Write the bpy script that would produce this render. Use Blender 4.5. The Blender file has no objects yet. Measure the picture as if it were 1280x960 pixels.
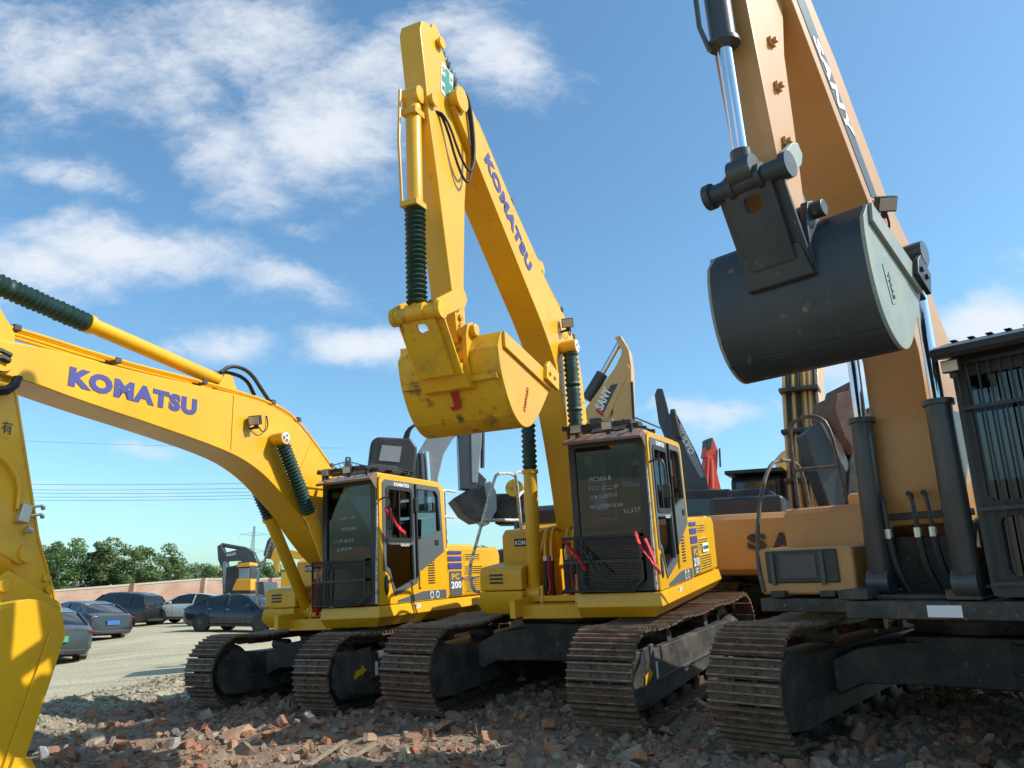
import bpy, bmesh, math, random
from mathutils import Vector as V, Matrix, Euler
from mathutils import noise as mn
R = math.radians
random.seed(7)
scene = bpy.context.scene
col = scene.collection
CAMZ = 1.6
F = 950.0; PITCH = R(15.2)
SUN = V((.996, -.09, 0)).normalized(); SUN_EL = R(44)

# ------------------------------------------------------------------ materials
def nodes(m):
    m.use_nodes = True
    return m.node_tree.nodes, m.node_tree.links
def principled(name, c, rough=.5, metal=0, var=.0, scale=3, c2=None, bump=0, bscale=40, coat=0, thr=(.4, .65), fine=None):
    m = bpy.data.materials.new(name); n, l = nodes(m); b = n['Principled BSDF']
    b.inputs['Base Color'].default_value = (*c, 1); b.inputs['Roughness'].default_value = rough
    b.inputs['Metallic'].default_value = metal
    if coat: b.inputs['Coat Weight'].default_value = coat; b.inputs['Coat Roughness'].default_value = .12
    tc = n.new('ShaderNodeTexCoord')
    if c2 or var:
        nz = n.new('ShaderNodeTexNoise'); nz.inputs['Scale'].default_value = scale; nz.inputs['Detail'].default_value = 8; nz.inputs['Roughness'].default_value = .65
        l.new(tc.outputs['Object'], nz.inputs['Vector'])
        mr = n.new('ShaderNodeMapRange'); mr.inputs[1].default_value, mr.inputs[2].default_value = thr
        l.new(nz.outputs['Fac'], mr.inputs[0])
        mx = n.new('ShaderNodeMix'); mx.data_type = 'RGBA'
        mx.inputs[6].default_value = (*c, 1)
        mx.inputs[7].default_value = (*(c2 or tuple(x*(1-var) for x in c)), 1)
        l.new(mr.outputs[0], mx.inputs[0]); out = mx.outputs[2]
        if fine:
            n2 = n.new('ShaderNodeTexNoise'); n2.inputs['Scale'].default_value = fine[1]; n2.inputs['Detail'].default_value = 6
            l.new(tc.outputs['Object'], n2.inputs['Vector'])
            m2 = n.new('ShaderNodeMapRange'); m2.inputs[1].default_value, m2.inputs[2].default_value = fine[2]; l.new(n2.outputs['Fac'], m2.inputs[0])
            mx2 = n.new('ShaderNodeMix'); mx2.data_type = 'RGBA'; l.new(m2.outputs[0], mx2.inputs[0]); l.new(out, mx2.inputs[6]); mx2.inputs[7].default_value = (*fine[0], 1)
            out = mx2.outputs[2]
        if 'paint' in name and 'car' not in name and 'tube' not in name:      # dust runs and faded streaks
            mp = n.new('ShaderNodeMapping'); mp.inputs['Scale'].default_value = (5, 5, .7); l.new(tc.outputs['Object'], mp.inputs[0])
            n3 = n.new('ShaderNodeTexNoise'); n3.inputs['Scale'].default_value = 2.2; n3.inputs['Detail'].default_value = 9; n3.inputs['Roughness'].default_value = .7; l.new(mp.outputs[0], n3.inputs['Vector'])
            m3 = n.new('ShaderNodeMapRange'); m3.inputs[1].default_value = .50; m3.inputs[2].default_value = .78; m3.inputs[4].default_value = .42; l.new(n3.outputs['Fac'], m3.inputs[0])
            x3 = n.new('ShaderNodeMix'); x3.data_type = 'RGBA'; l.new(m3.outputs[0], x3.inputs[0]); l.new(out, x3.inputs[6]); x3.inputs[7].default_value = (c[0]*.62+.05, c[1]*.68+.045, c[2]*.8+.04, 1); out = x3.outputs[2]
        l.new(out, b.inputs['Base Color'])
        rr = n.new('ShaderNodeMapRange'); rr.inputs[3].default_value = rough*.85; rr.inputs[4].default_value = min(1, rough*1.3)
        l.new(nz.outputs['Fac'], rr.inputs[0]); l.new(rr.outputs[0], b.inputs['Roughness'])
    if bump:
        nb = n.new('ShaderNodeTexNoise'); nb.inputs['Scale'].default_value = bscale; nb.inputs['Detail'].default_value = 5
        l.new(tc.outputs['Object'], nb.inputs['Vector'])
        bp = n.new('ShaderNodeBump'); bp.inputs['Strength'].default_value = bump; bp.inputs['Distance'].default_value = .02
        l.new(nb.outputs['Fac'], bp.inputs['Height']); l.new(bp.outputs['Normal'], b.inputs['Normal'])
    return m
def glass(name, tint, rough=.02, ior=1.5, add=.08):
    m = bpy.data.materials.new(name); n, l = nodes(m); n.remove(n['Principled BSDF'])
    t = n.new('ShaderNodeBsdfTransparent'); t.inputs[0].default_value = (*tint, 1)
    g = n.new('ShaderNodeBsdfGlossy'); g.inputs['Roughness'].default_value = rough
    fr = n.new('ShaderNodeFresnel'); fr.inputs[0].default_value = ior
    ad = n.new('ShaderNodeMath'); ad.operation = 'ADD'; ad.use_clamp = True; ad.inputs[1].default_value = add; l.new(fr.outputs[0], ad.inputs[0])
    mx = n.new('ShaderNodeMixShader'); l.new(ad.outputs[0], mx.inputs[0]); l.new(t.outputs[0], mx.inputs[1]); l.new(g.outputs[0], mx.inputs[2])
    l.new(mx.outputs[0], n['Material Output'].inputs[0])
    return m
MT = {}
MT['yel'] = principled('yellow_paint', (.80, .415, .010), .33, var=.14, scale=1.3, coat=.25, bump=.03, bscale=3, fine=((.42, .25, .03), 9, (.66, .80)))
MT['yel2'] = principled('worn_yellow_paint', (.74, .42, .012), .42, c2=(.42, .22, .03), scale=3.5, thr=(.52, .75), bump=.08, bscale=20, fine=((.12, .07, .04), 6, (.58, .72)))
MT['ora'] = principled('ochre_paint', (.57, .285, .095), .4, var=.16, scale=1.1, coat=.15, bump=.03, bscale=3)
MT['tan'] = principled('tan_paint', (.66, .38, .13), .4, var=.12, scale=1.1, coat=.15)
MT['dk'] = principled('black_paint', (.022, .022, .024), .42, c2=(.055, .05, .045), scale=3, thr=(.45, .75), bump=.05)
MT['char'] = principled('charcoal_paint', (.05, .055, .06), .35, var=.2, coat=.2)
MT['chas'] = principled('dusty_black_steel', (.028, .027, .027), .55, c2=(.13, .105, .08), scale=3.2, thr=(.42, .75), bump=.15, bscale=25, fine=((.16, .13, .10), 22, (.60, .75)))
MT['rust'] = principled('rusty_track_steel', (.085, .058, .043), .55, metal=.35, c2=(.20, .115, .07), scale=14, thr=(.42, .68), bump=.5, bscale=60, fine=((.30, .22, .16), 30, (.60, .74)))
MT['grouser'] = principled('worn_grouser_steel', (.20, .135, .095), .5, metal=.35, c2=(.42, .26, .16), scale=9, thr=(.45, .7), bump=.3, bscale=60)
MT['rub'] = principled('black_rubber', (.018, .018, .018), .55)
MT['boot'] = principled('green_rubber_bellows', (.012, .05, .038), .5, var=.3, scale=8, fine=((.14, .13, .10), 16, (.62, .8)))
MT['chr'] = principled('chrome_rod', (.75, .77, .8), .09, metal=1)
MT['gry'] = principled('grey_cab_trim', (.10, .115, .12), .4, var=.1)
MT['bkt'] = principled('dark_grey_steel', (.026, .036, .046), .40, c2=(.052, .06, .063), scale=2.2, thr=(.4, .75), bump=.12, bscale=14, fine=((.16, .14, .11), 11, (.66, .78)))
MT['bkts'] = principled('pale_grey_green_steel', (.22, .27, .25), .5, c2=(.33, .33, .25), scale=4, thr=(.4, .75), bump=.1, bscale=14)
MT['sil'] = principled('silver_grey_paint', (.27, .29, .30), .4, var=.15, coat=.2)
MT['red'] = principled('red_paint', (.62, .06, .025), .45, var=.2)
MT['ribbon'] = principled('red_ribbon', (.60, .01, .02), .5)
MT['blue'] = principled('indigo_lettering', (.055, .055, .24), .5)
MT['white'] = principled('white_lettering', (.8, .8, .8), .5)
MT['whp'] = principled('worn_white_tube_paint', (.62, .60, .54), .5, c2=(.10, .085, .07), scale=22, thr=(.5, .66))
MT['darktube'] = principled('dark_tube_paint', (.07, .06, .06), .45, c2=(.16, .13, .11), scale=20)
MT['orl'] = principled('orange_lettering', (.8, .33, .02), .5)
MT['redl'] = principled('red_lettering', (.42, .015, .02), .6)
MT['green'] = principled('green_sign', (.02, .22, .15), .5)
MT['lens'] = principled('lamp_lens', (.55, .50, .42), .15, metal=.3)
MT['vis'] = principled('bronze_visor', (.22, .13, .09), .3, coat=.4)
MT['glass'] = glass('tinted_glass', (.50, .58, .58))
MT['wglass'] = glass('dark_windshield', (.12, .15, .17), ior=1.5, add=.025)
MT['cglass'] = principled('car_glass', (.012, .015, .016), .05, coat=.5)
MT['seat'] = principled('seat_fabric', (.025, .025, .028), .8)
MT['chalk'] = principled('chalk_marker', (.55, .57, .62), .7, c2=(.2, .22, .25), scale=30, thr=(.45, .65))
MT['chalkr'] = principled('red_marker', (.45, .12, .15), .7)
MT['brass'] = principled('silver_fitting', (.6, .58, .52), .3, metal=.7)

# ------------------------------------------------------------------ mesh builder
class MB:
    def __init__(s, T=None): s.v = []; s.f = []; s.T = T
    def add(s, vs, fs):
        k = len(s.v)
        s.v += [(s.T @ V(p)) if s.T else V(p) for p in vs]; s.f += [tuple(i+k for i in f) for f in fs]
    def box(s, x0, x1, y0, y1, z0, z1, M=None):
        vs = [V((x, y, z)) for z in (z0, z1) for y in (y0, y1) for x in (x0, x1)]
        if M: vs = [M @ p for p in vs]
        s.add(vs, [(0, 2, 3, 1), (4, 5, 7, 6), (0, 1, 5, 4), (2, 6, 7, 3), (0, 4, 6, 2), (1, 3, 7, 5)])
    def obox(s, c, X, Y, Z, a, b, d):
        c = V(c); X = V(X).normalized()*a/2; Y = V(Y).normalized()*b/2; Z = V(Z).normalized()*d/2
        vs = [c+X*i+Y*j+Z*k for k in (-1, 1) for j in (-1, 1) for i in (-1, 1)]
        s.add(vs, [(0, 2, 3, 1), (4, 5, 7, 6), (0, 1, 5, 4), (2, 6, 7, 3), (0, 4, 6, 2), (1, 3, 7, 5)])
    def bar(s, p, q, w, h, up=(0, 0, 1)):
        p, q = V(p), V(q); X = (q-p).normalized(); Y = V(up).cross(X)
        if Y.length < 1e-4: Y = V((1, 0, 0)).cross(X)
        Y.normalize(); Z = X.cross(Y); s.obox((p+q)/2, X, Y, Z, (q-p).length, w, h)
    def prism(s, poly, y0, y1, ax='y'):
        n = len(poly)
        g = {'y': lambda a, b, c: (a, c, b), 'x': lambda a, b, c: (c, a, b), 'z': lambda a, b, c: (a, b, c)}[ax]
        vs = [g(a, b, y0) for a, b in poly]+[g(a, b, y1) for a, b in poly]
        s.add(vs, [tuple(range(n)), tuple(range(2*n-1, n-1, -1))]+[(i, i+n, (i+1) % n+n, (i+1) % n) for i in range(n)])
    def lathe(s, p, q, prof, n=18, cap=True):
        p, q = V(p), V(q); d = q-p; X = d.normalized(); Y = X.orthogonal().normalized(); Z = X.cross(Y)
        vs = []; fs = []
        for t, r in prof:
            for k in range(n):
                a = 2*math.pi*k/n; vs.append(p+d*t+(Y*math.cos(a)+Z*math.sin(a))*r)
        m = len(prof)
        for i in range(m-1):
            for k in range(n): fs.append((i*n+k, i*n+(k+1) % n, (i+1)*n+(k+1) % n, (i+1)*n+k))
        if cap: fs += [tuple(range(n-1, -1, -1)), tuple(range((m-1)*n, m*n))]
        s.add(vs, fs)
    def cyl(s, p, q, r, n=16, r2=None): s.lathe(p, q, [(0, r), (1, r2 if r2 is not None else r)], n)
    def tube(s, pts, r, n=8, closed=False):
        pts = [V(p) for p in pts]; N = len(pts); vs = []; fs = []; prev = None
        for i, p in enumerate(pts):
            a = pts[i-1] if (i > 0 or closed) else p; b = pts[(i+1) % N] if (i < N-1 or closed) else p
            t = (b-a).normalized()
            Y = (prev - t*prev.dot(t)).normalized() if prev and (prev - t*prev.dot(t)).length > 1e-4 else t.orthogonal().normalized()
            prev = Y; Z = t.cross(Y)
            for k in range(n):
                an = 2*math.pi*k/n; vs.append(p+(Y*math.cos(an)+Z*math.sin(an))*r)
        for i in range(N if closed else N-1):
            j = (i+1) % N
            for k in range(n): fs.append((i*n+k, i*n+(k+1) % n, j*n+(k+1) % n, j*n+k))
        if not closed: fs += [tuple(range(n-1, -1, -1)), tuple(range((N-1)*n, N*n))]
        s.add(vs, fs)
    def loft(s, secs, cap=True):
        n = len(secs[0]); vs = [p for q in secs for p in q]; fs = []
        for i in range(len(secs)-1):
            for k in range(n): fs.append((i*n+k, i*n+(k+1) % n, (i+1)*n+(k+1) % n, (i+1)*n+k))
        if cap: fs += [tuple(range(n-1, -1, -1)), tuple(range((len(secs)-1)*n, len(secs)*n))]
        s.add(vs, fs)
    def mesh2d(s, me, O, X, Y, sx=1, sy=1, off=(0, 0)):
        O, X, Y = V(O), V(X).normalized(), V(Y).normalized(); N = X.cross(Y)
        s.add([O+X*((v.co.x-off[0])*sx)+Y*((v.co.y-off[1])*sy)+N*v.co.z for v in me.vertices], [tuple(p.vertices) for p in me.polygons])
    def plate(s, outline, holes, O, X, Y, t):
        cu = bpy.data.curves.new('c', 'CURVE'); cu.dimensions = '2D'; cu.fill_mode = 'BOTH'; cu.extrude = t/2
        for pl in [outline]+list(holes):
            sp = cu.splines.new('POLY'); sp.points.add(len(pl)-1)
            for i, (a, b) in enumerate(pl): sp.points[i].co = (a, b, 0, 1)
            sp.use_cyclic_u = True
        o = bpy.data.objects.new('c', cu); me = bpy.data.meshes.new_from_object(o)
        s.mesh2d(me, O, X, Y); bpy.data.objects.remove(o); bpy.data.curves.remove(cu); bpy.data.meshes.remove(me)
    def text(s, txt, O, X, Y, h, length=None, bold=.0, depth=.004, shear=0):
        cu = bpy.data.curves.new('t', 'FONT'); cu.body = txt; cu.size = 1; cu.extrude = .002; cu.offset = bold; cu.shear = shear; cu.resolution_u = 3; cu.space_character = 1.0+bold*2.2
        o = bpy.data.objects.new('t', cu); me = bpy.data.meshes.new_from_object(o)
        if len(me.vertices):
            xs = [v.co.x for v in me.vertices]; ys = [v.co.y for v in me.vertices]
            for v in me.vertices: v.co.z *= depth/.004
            sy = h/(max(ys)-min(ys)); sx = length/(max(xs)-min(xs)) if length else sy
            s.mesh2d(me, O, X, Y, sx, sy, (min(xs), min(ys)))
        bpy.data.objects.remove(o); bpy.data.curves.remove(cu); bpy.data.meshes.remove(me)
def rrect(x0, x1, y0, y1, r, n=4):
    out = []
    for cx, cy, a0 in ((x1-r, y1-r, 0), (x0+r, y1-r, 90), (x0+r, y0+r, 180), (x1-r, y0+r, 270)):
        for i in range(n+1):
            a = R(a0+90*i/n); out.append((cx+r*math.cos(a), cy+r*math.sin(a)))
    return out
def smooth_path(pts, it=2):
    pts = [V(p) for p in pts]
    for _ in range(it):
        o = [pts[0]]
        for a, b in zip(pts, pts[1:]): o += [a*.75+b*.25, a*.25+b*.75]
        o.append(pts[-1]); pts = o
    return pts
def obj(name, mb, mat, parent=None, bevel=0, angle=35, smooth=True, **props):
    me = bpy.data.meshes.new(name); me.from_pydata([tuple(v) for v in mb.v], [], mb.f); me.update()
    bm = bmesh.new(); bm.from_mesh(me); bmesh.ops.recalc_face_normals(bm, faces=bm.faces); bm.to_mesh(me); bm.free()
    me.materials.append(MT[mat] if isinstance(mat, str) else mat)
    if smooth:
        me.polygons.foreach_set('use_smooth', [True]*len(me.polygons)); me.set_sharp_from_angle(angle=R(angle))
    o = bpy.data.objects.new(name, me); col.objects.link(o); o.parent = parent
    if bevel:
        b = o.modifiers.new('bevel', 'BEVEL'); b.width = bevel; b.segments = 2; b.limit_method = 'ANGLE'; b.angle_limit = R(40); b.harden_normals = True
    for k, v in props.items(): o[k] = v
    return o
def thing(name, label, cat, loc=(0, 0, 0), rot=(0, 0, 0), group=None):
    o = bpy.data.objects.new(name, None); col.objects.link(o); o.location = loc; o.rotation_euler = rot
    o.empty_display_size = .3; o['label'] = label; o['category'] = cat
    if group: o['group'] = group
    return o
def copy_tree(o, parent=None):
    c = o.copy(); col.objects.link(c); c.parent = parent
    for ch in list(o.children): copy_tree(ch, c)
    return c
def pix(u, v, t=None, Y=None, Z=None):      # a direction of the photograph turned into a world point at distance Y or height Z
    xc, yc = (u-640)/F, -(v-480)/F
    d = V((xc, math.cos(PITCH)-math.sin(PITCH)*yc, math.sin(PITCH)+math.cos(PITCH)*yc))
    if Y is not None: t = Y/d.y
    if Z is not None: t = (Z-CAMZ)/d.z
    return V((0, 0, CAMZ))+d*t

# ------------------------------------------------------------------ excavator pieces (x forward, y left, z up)
def make_track(root, yc, half, r, w, T=None, side=1, frame_mat='chas', deco=True):
    """one crawler: chain of shoes with idler, sprocket, rollers and frame"""
    pitch = .19; a = half-r; path = []
    L1 = 2*a; L2 = math.pi*r; tot = 2*L1+2*L2; n = int(round(tot/pitch))
    mb = MB(T); GR = []
    for i in range(n):
        s = tot*i/n
        if s < L1: x, z, tx, tz = -a+s, 0, 1, 0
        elif s < L1+L2:
            p = (s-L1)/r; x, z, tx, tz = a+r*math.sin(p), r-r*math.cos(p), math.cos(p), math.sin(p)
        elif s < 2*L1+L2:
            x = a-(s-L1-L2); z = 2*r; k = (x+a)/(2*a); sag = -.035*abs(math.sin(3*math.pi*k)); z += sag; tx, tz = -1, 0
        else:
            p = (s-2*L1-L2)/r; x, z, tx, tz = -a-r*math.sin(p), r+r*math.cos(p), -math.cos(p), -math.sin(p)
        t = V((tx, 0, tz)); nn = V((tz, 0, -tx))   # outward
        j = random.uniform(-.012, .012)
        c = V((x, yc, z+.02)); t2 = (t+nn*j).normalized(); n2 = (nn-t*j).normalized()
        mb.obox(c+n2*.005, t2, (0, 1, 0), n2, pitch*.93, w, .018); GR.append((c, t2, n2))
        for sy in (-.1, .1):
            mb.obox(c-n2*.045+V((0, sy, 0)), t2, (0, 1, 0), n2, pitch*1.02, .035, .08)
            for q in (-.2, .2): mb.cyl(c+n2*.012+V((0, sy, 0))+t2*pitch*q, c+n2*.03+V((0, sy, 0))+t2*pitch*q, .014, 6)
    for c, t2, n2 in GR:
        for q in (-.42, 0, .42): mb.obox(c+n2*.028+t2*pitch*q*.9, t2, (0, 1, 0), n2, .014, w, .036)
    nf = len(mb.f)-len(GR)*18
    ch = obj('track', mb, 'rust', root, bevel=0, smooth=False)
    ch.data.materials.append(MT['grouser']); mi = [0]*nf+[1]*(len(mb.f)-nf); ch.data.polygons.foreach_set('material_index', mi)
    mb = MB(T)
    mb.lathe((a, yc-.09, r), (a, yc+.09, r), [(0, r*.25), (0, r*.62), (.12, r*.78), (.25, r*.74), (.4, r*.86), (.6, r*.86), (.75, r*.74), (.88, r*.78), (1, r*.62), (1, r*.25)], 28)
    mb.cyl((a, yc-.15, r), (a, yc+.15, r), .09)
    obj('idler', mb, 'chas', ch)
    mb = MB(T); rs = r*.8
    star = []
    for k in range(42):
        an = 2*math.pi*k/42; rr = rs if k % 2 else rs*.88; star.append((-a+rr*math.cos(an), r+rr*math.sin(an)))
    mb.prism(star, yc-.03, yc+.03); mb.lathe((-a, yc-.14, r), (-a, yc+side*.2, r), [(0, r*.5), (.7, r*.5), (1, r*.38)], 24)
    obj('sprocket', mb, 'chas', ch)
    for k in range(7):
        x = -a*.86+k*a*1.62/6; mb = MB(T); mb.lathe((x, yc-.17, .15), (x, yc+.17, .15), [(0, .07), (.05, .11), (.2, .11), (.25, .08), (.75, .08), (.8, .11), (.95, .11), (1, .07)], 14)
        obj('roller', mb, 'chas', ch)
    for x in (-.35*a, .4*a):
        mb = MB(T); mb.cyl((x, yc-.12, 2*r-.16), (x, yc+.16, 2*r-.16), .075, 14); mb.box(x-.05, x+.05, yc-.04, yc+.04, .6, 2*r-.16); obj('carrier_roller', mb, 'chas', ch)
    mb = MB(T); h0, h1 = .2, 1.35*r
    pr = [(-a+.25, h0+.05), (a-.12, h0-.04), (a+.2, h0+.0), (a+.33, h0+.16), (a+.31, h1-.02), (a+.1, h1+.16), (a-.35, h1+.08), (-a+.5, h1+.04), (-a+.1, h1-.1)]
    mb.prism(pr, yc-.23, yc+.23)
    for sy in (-.25, .23): mb.box(-a+.4, a-.25, yc+sy, yc+sy+.02, h0+.16, h0+.2)
    fr = obj('track_frame', mb, frame_mat, root, bevel=.02)
    mb = MB(T)       # side guard by the idler
    yo = yc+side*.27
    mb.loft([[V((a-.3, yo-side*.03, z0)), V((a-.3, yo, z0)), V((a+.06, yo-side*.01, z0+.03)), V((a+.24, yo-side*.10, z0+.06)), V((a+.22, yo-side*.13, z0+.06))] for z0 in (.20, .45, .70)]); mb.prism([(a-.32, .2), (a-.1, .2), (a-.05, .74), (a-.32, .76)], min(yo, yo-side*.04), max(yo, yo-side*.04)); obj('idler_guard', mb, frame_mat, fr, bevel=.008)
    if deco and side == 1:
        mb = MB(T); y = yo+.012
        mb.plate([(0, 0), (.12, .05), (.12, .03), (.22, .09), (.13, .16), (.13, .12), (.02, .09)], [], (a+.0, yo+.006, .40), (-1, 0, 0), (0, 0, 1), .004); obj('arrow_mark', mb, 'yel', fr)
        mb = MB(T); mb.box(a-.47, a-.42, yc+.232, yc+.237, .38, .56); obj('sticker', mb, 'white', fr)
    return ch
def make_undercarriage(root, gauge, half, r, w, mat='chas', deco=True):
    for s in (1, -1): make_track(root, s*gauge/2, half, r, w, None, s, mat, deco)
    mb = MB(); g = gauge/2-.15
    z0, z1 = .42, .42+.42
    for sx in (1, -1):
        for sy in (1, -1):
            mb.loft([[V((sx*.15, sy*.2, z0)), V((sx*.75, sy*.2, z0)), V((sx*.75, sy*.2, z1)), V((sx*.15, sy*.2, z1))],
                     [V((sx*.45, sy*(g*.75), z0+.02)), V((sx*1.0, sy*(g*.75), z0+.02)), V((sx*1.0, sy*g*.75, z1-.08)), V((sx*.45, sy*g*.75, z1-.08))],
                     [V((sx*.5, sy*g, .3)), V((sx*1.15, sy*g, .3)), V((sx*1.15, sy*g, .62)), V((sx*.5, sy*g, .62))]])
    mb.box(-.8, .8, -.5, .5, z0+.003, z1+.02)
    cb = obj('undercarriage', mb, mat, root, bevel=.02)
    mb = MB(); mb.lathe((0, 0, z1), (0, 0, 1.02), [(0, .62), (.5, .62), (.5, .68), (1, .68)], 32); obj('swing_ring', mb, mat, root)

def hoselines(T, parent, lines, r=.02, mat='rub', name='hose'):
    for ln in lines:
        mb = MB(T); mb.tube(smooth_path(ln), r, 8); obj(name, mb, mat, parent)

def cylinder(T, root, p, q, br, rr, split, name, barrel='yel', rod='chr', boot=None, n=22, collar=True):
    """hydraulic cylinder: barrel from p to the split, then rod (or bellows) to q"""
    p, q = V(p), V(q); m = p+(q-p)*split; mb = MB(T)
    mb.lathe(p, m, [(0, br*.8), (.02, br), (.97, br)]+([(.97, br*1.22), (1, br*1.22)] if collar else [(1, br)]), 20)
    d = (q-p).normalized(); s = V((0, 1, 0))
    mb.cyl(p-s*.09, p+s*.09, br*1.15, 16)
    c = obj(name, mb, barrel, root)
    mb = MB(T); mb.cyl(m-d*.01, q, rr, 16); obj('rod', mb, rod, c)
    mb = MB(T); mb.cyl(q-s*.092, q+s*.092, br*1.05, 18); mb.cyl(q-d*.16, q, rr*1.35, 16); obj('rod_eye', mb, barrel, c)
    if boot:
        mb = MB(T); prof = []
        for k in range(2*n+1): prof.append((k/(2*n), boot*(1.16 if k % 2 else .86)*random.uniform(.97, 1.03)))
        mb.lathe(m+d*.01, q-d*.07, prof, 18); obj('bellows', mb, 'boot', c, angle=80)
    return c
def plane_prof_bucket(T, root, prof, hw, mat, smat, tips, pin, linkpin, name='bucket', ntooth=5, tmat=None, cutter=True):
    """prof: outline (x,z) from the hinge edge round the back to the lip"""
    full = [prof[0]]+[tuple(p)[:2] for p in smooth_path([(x, z, 0) for x, z in prof[1:]], 2)]
    e_first, e_last = prof[0], prof[-1]; prof = full
    mb = MB(T); n = len(prof); th = .03
    cx = sum(p[0] for p in prof)/n; cz = sum(p[1] for p in prof)/n
    inn = []
    for (x, z) in prof:
        d = V((cx-x, cz-z)); d.normalize(); inn.append((x+d.x*th, z+d.y*th))
    fs = prof+inn[::-1]
    mb.prism(fs, -hw+.012, hw-.012)
    b = obj(name, mb, mat, root, bevel=.004)
    for s in (-1, 1):
        mb = MB(T); y = s*hw; mb.prism(prof, y-.015, y+.015)
        sp = obj('side_plate', mb, smat, b, bevel=.006)
    for k, i in enumerate((len(prof)*5//12, len(prof)*8//12)):
        a_, b_ = prof[i], prof[i+1]; d_ = V((b_[0]-a_[0], 0, b_[1]-a_[1])).normalized(); n_ = V((-d_.z, 0, d_.x))
        if (V((cx, 0, cz))-V((a_[0], 0, a_[1]))).dot(n_) > 0: n_ = -n_
        mb = MB(T); mb.obox(V((a_[0], 0, a_[1]))+n_*.006, d_, (0, 1, 0), n_, .05, hw*1.96, .014); obj('wear_strip', mb, mat, b, bevel=.004)
    # reinforcement strip along the opening edge
    e0, e1 = V((*prof[0], 0)), V((*prof[-1], 0)); d = (e1-e0)
    nrm = V((-d.y, d.x, 0)).normalized(); c = V((cx, cz, 0))
    if (c-e0).dot(nrm) < 0: nrm = -nrm
    for s in (-1, 1):
        mb = MB(T); y0 = s*(hw+.016); y1 = s*(hw+.045)
        pts = [e0, e1, e1+nrm*.17-d*.08, e0+nrm*.15+d*.03]
        mb.prism([(p.x, p.y) for p in pts], min(y0, y1), max(y0, y1)); obj('edge_strip', mb, smat, b, bevel=.005)
        if cutter:
            mb = MB(T); y0 = s*(hw+.046); y1 = s*(hw+.085); a = e0+d*.74; bb = e0+d*1.0
            pts = [a-nrm*.02, a-nrm*.10+d*.05, bb-nrm*.06, bb+nrm*.14, a+nrm*.12]
            mb.prism([(p.x, p.y) for p in pts], min(y0, y1), max(y0, y1))
            for tt in (.8, .9): 
                q = e0+d*tt+nrm*.04; mb.cyl((q.x, y1-s*.005, q.y), (q.x, y1+s*.02, q.y), .025, 6)
            obj('side_cutter', mb, tmat or smat, b, bevel=.006)
    dn = d.normalized()
    for k in range(ntooth):
        y = -hw+.06+(2*hw-.12)*k/(ntooth-1); mb = MB(T); tip = e1+dn*.2
        A = [V((e1.x, y-.05, e1.y))-V((dn.x, 0, dn.y))*.08+V((nrm.x, 0, nrm.y))*q for q in (-.04, .04)]
        Bp = [V((tip.x, y, tip.y))+V((nrm.x, 0, nrm.y))*q for q in (-.01, .01)]
        up = V((0, .1, 0)); u2 = V((0, .035, 0))
        mb.loft([[A[0], A[0]+up, A[1]+up, A[1]], [Bp[0]-u2, Bp[0]+u2, Bp[1]+u2, Bp[1]-u2]])
        obj('tooth', mb, tmat or smat, b, bevel=.004)
    return b

def letters_on(T, parent, txt, a, b, y, h, mat='blue', bold=.035, name='lettering', depth=.004, shear=0):
    """lettering on a left side plate, base line from a to b (x,z)"""
    a3, b3 = V((a[0], y, a[1])), V((b[0], y, b[1])); X = (b3-a3); Y = V((0, 1, 0)).cross(X).normalized()
    mb = MB(T); mb.text(txt, a3, X, Y, h, X.length, bold, depth, shear); return obj(name, mb, mat, parent)

def worklamp(T, parent, c, X=(1, 0, 0), s=.13):
    X = V(X).normalized(); Y = V((0, 0, 1)).cross(X).normalized(); Z = X.cross(Y); c = V(c)
    mb = MB(T); mb.obox(c, X, Y, Z, s*.7, s*1.25, s); mb.obox(c-Z*s*.7-X*.01, X, Y, Z, .03, .05, s*.5)
    l = obj('work_lamp', mb, 'dk', parent, bevel=.008)
    mb = MB(T); mb.obox(c+X*(s*.35+.004), X, Y, Z, .008, s*1.1, s*.82); obj('lens', mb, 'lens', l, bevel=.003)
    return l
def ribbon(T, parent, pts, w=.035):
    mb = MB(T); pts = smooth_path(pts, 2)
    for k in range(len(pts)-1): mb.bar(pts[k], pts[k+1]+(pts[k+1]-pts[k])*.1, w*random.uniform(.7, 1.2), .014, (0.3, 1, .2))
    return obj('red_ribbon', mb, 'ribbon', parent, smooth=False)

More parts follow.
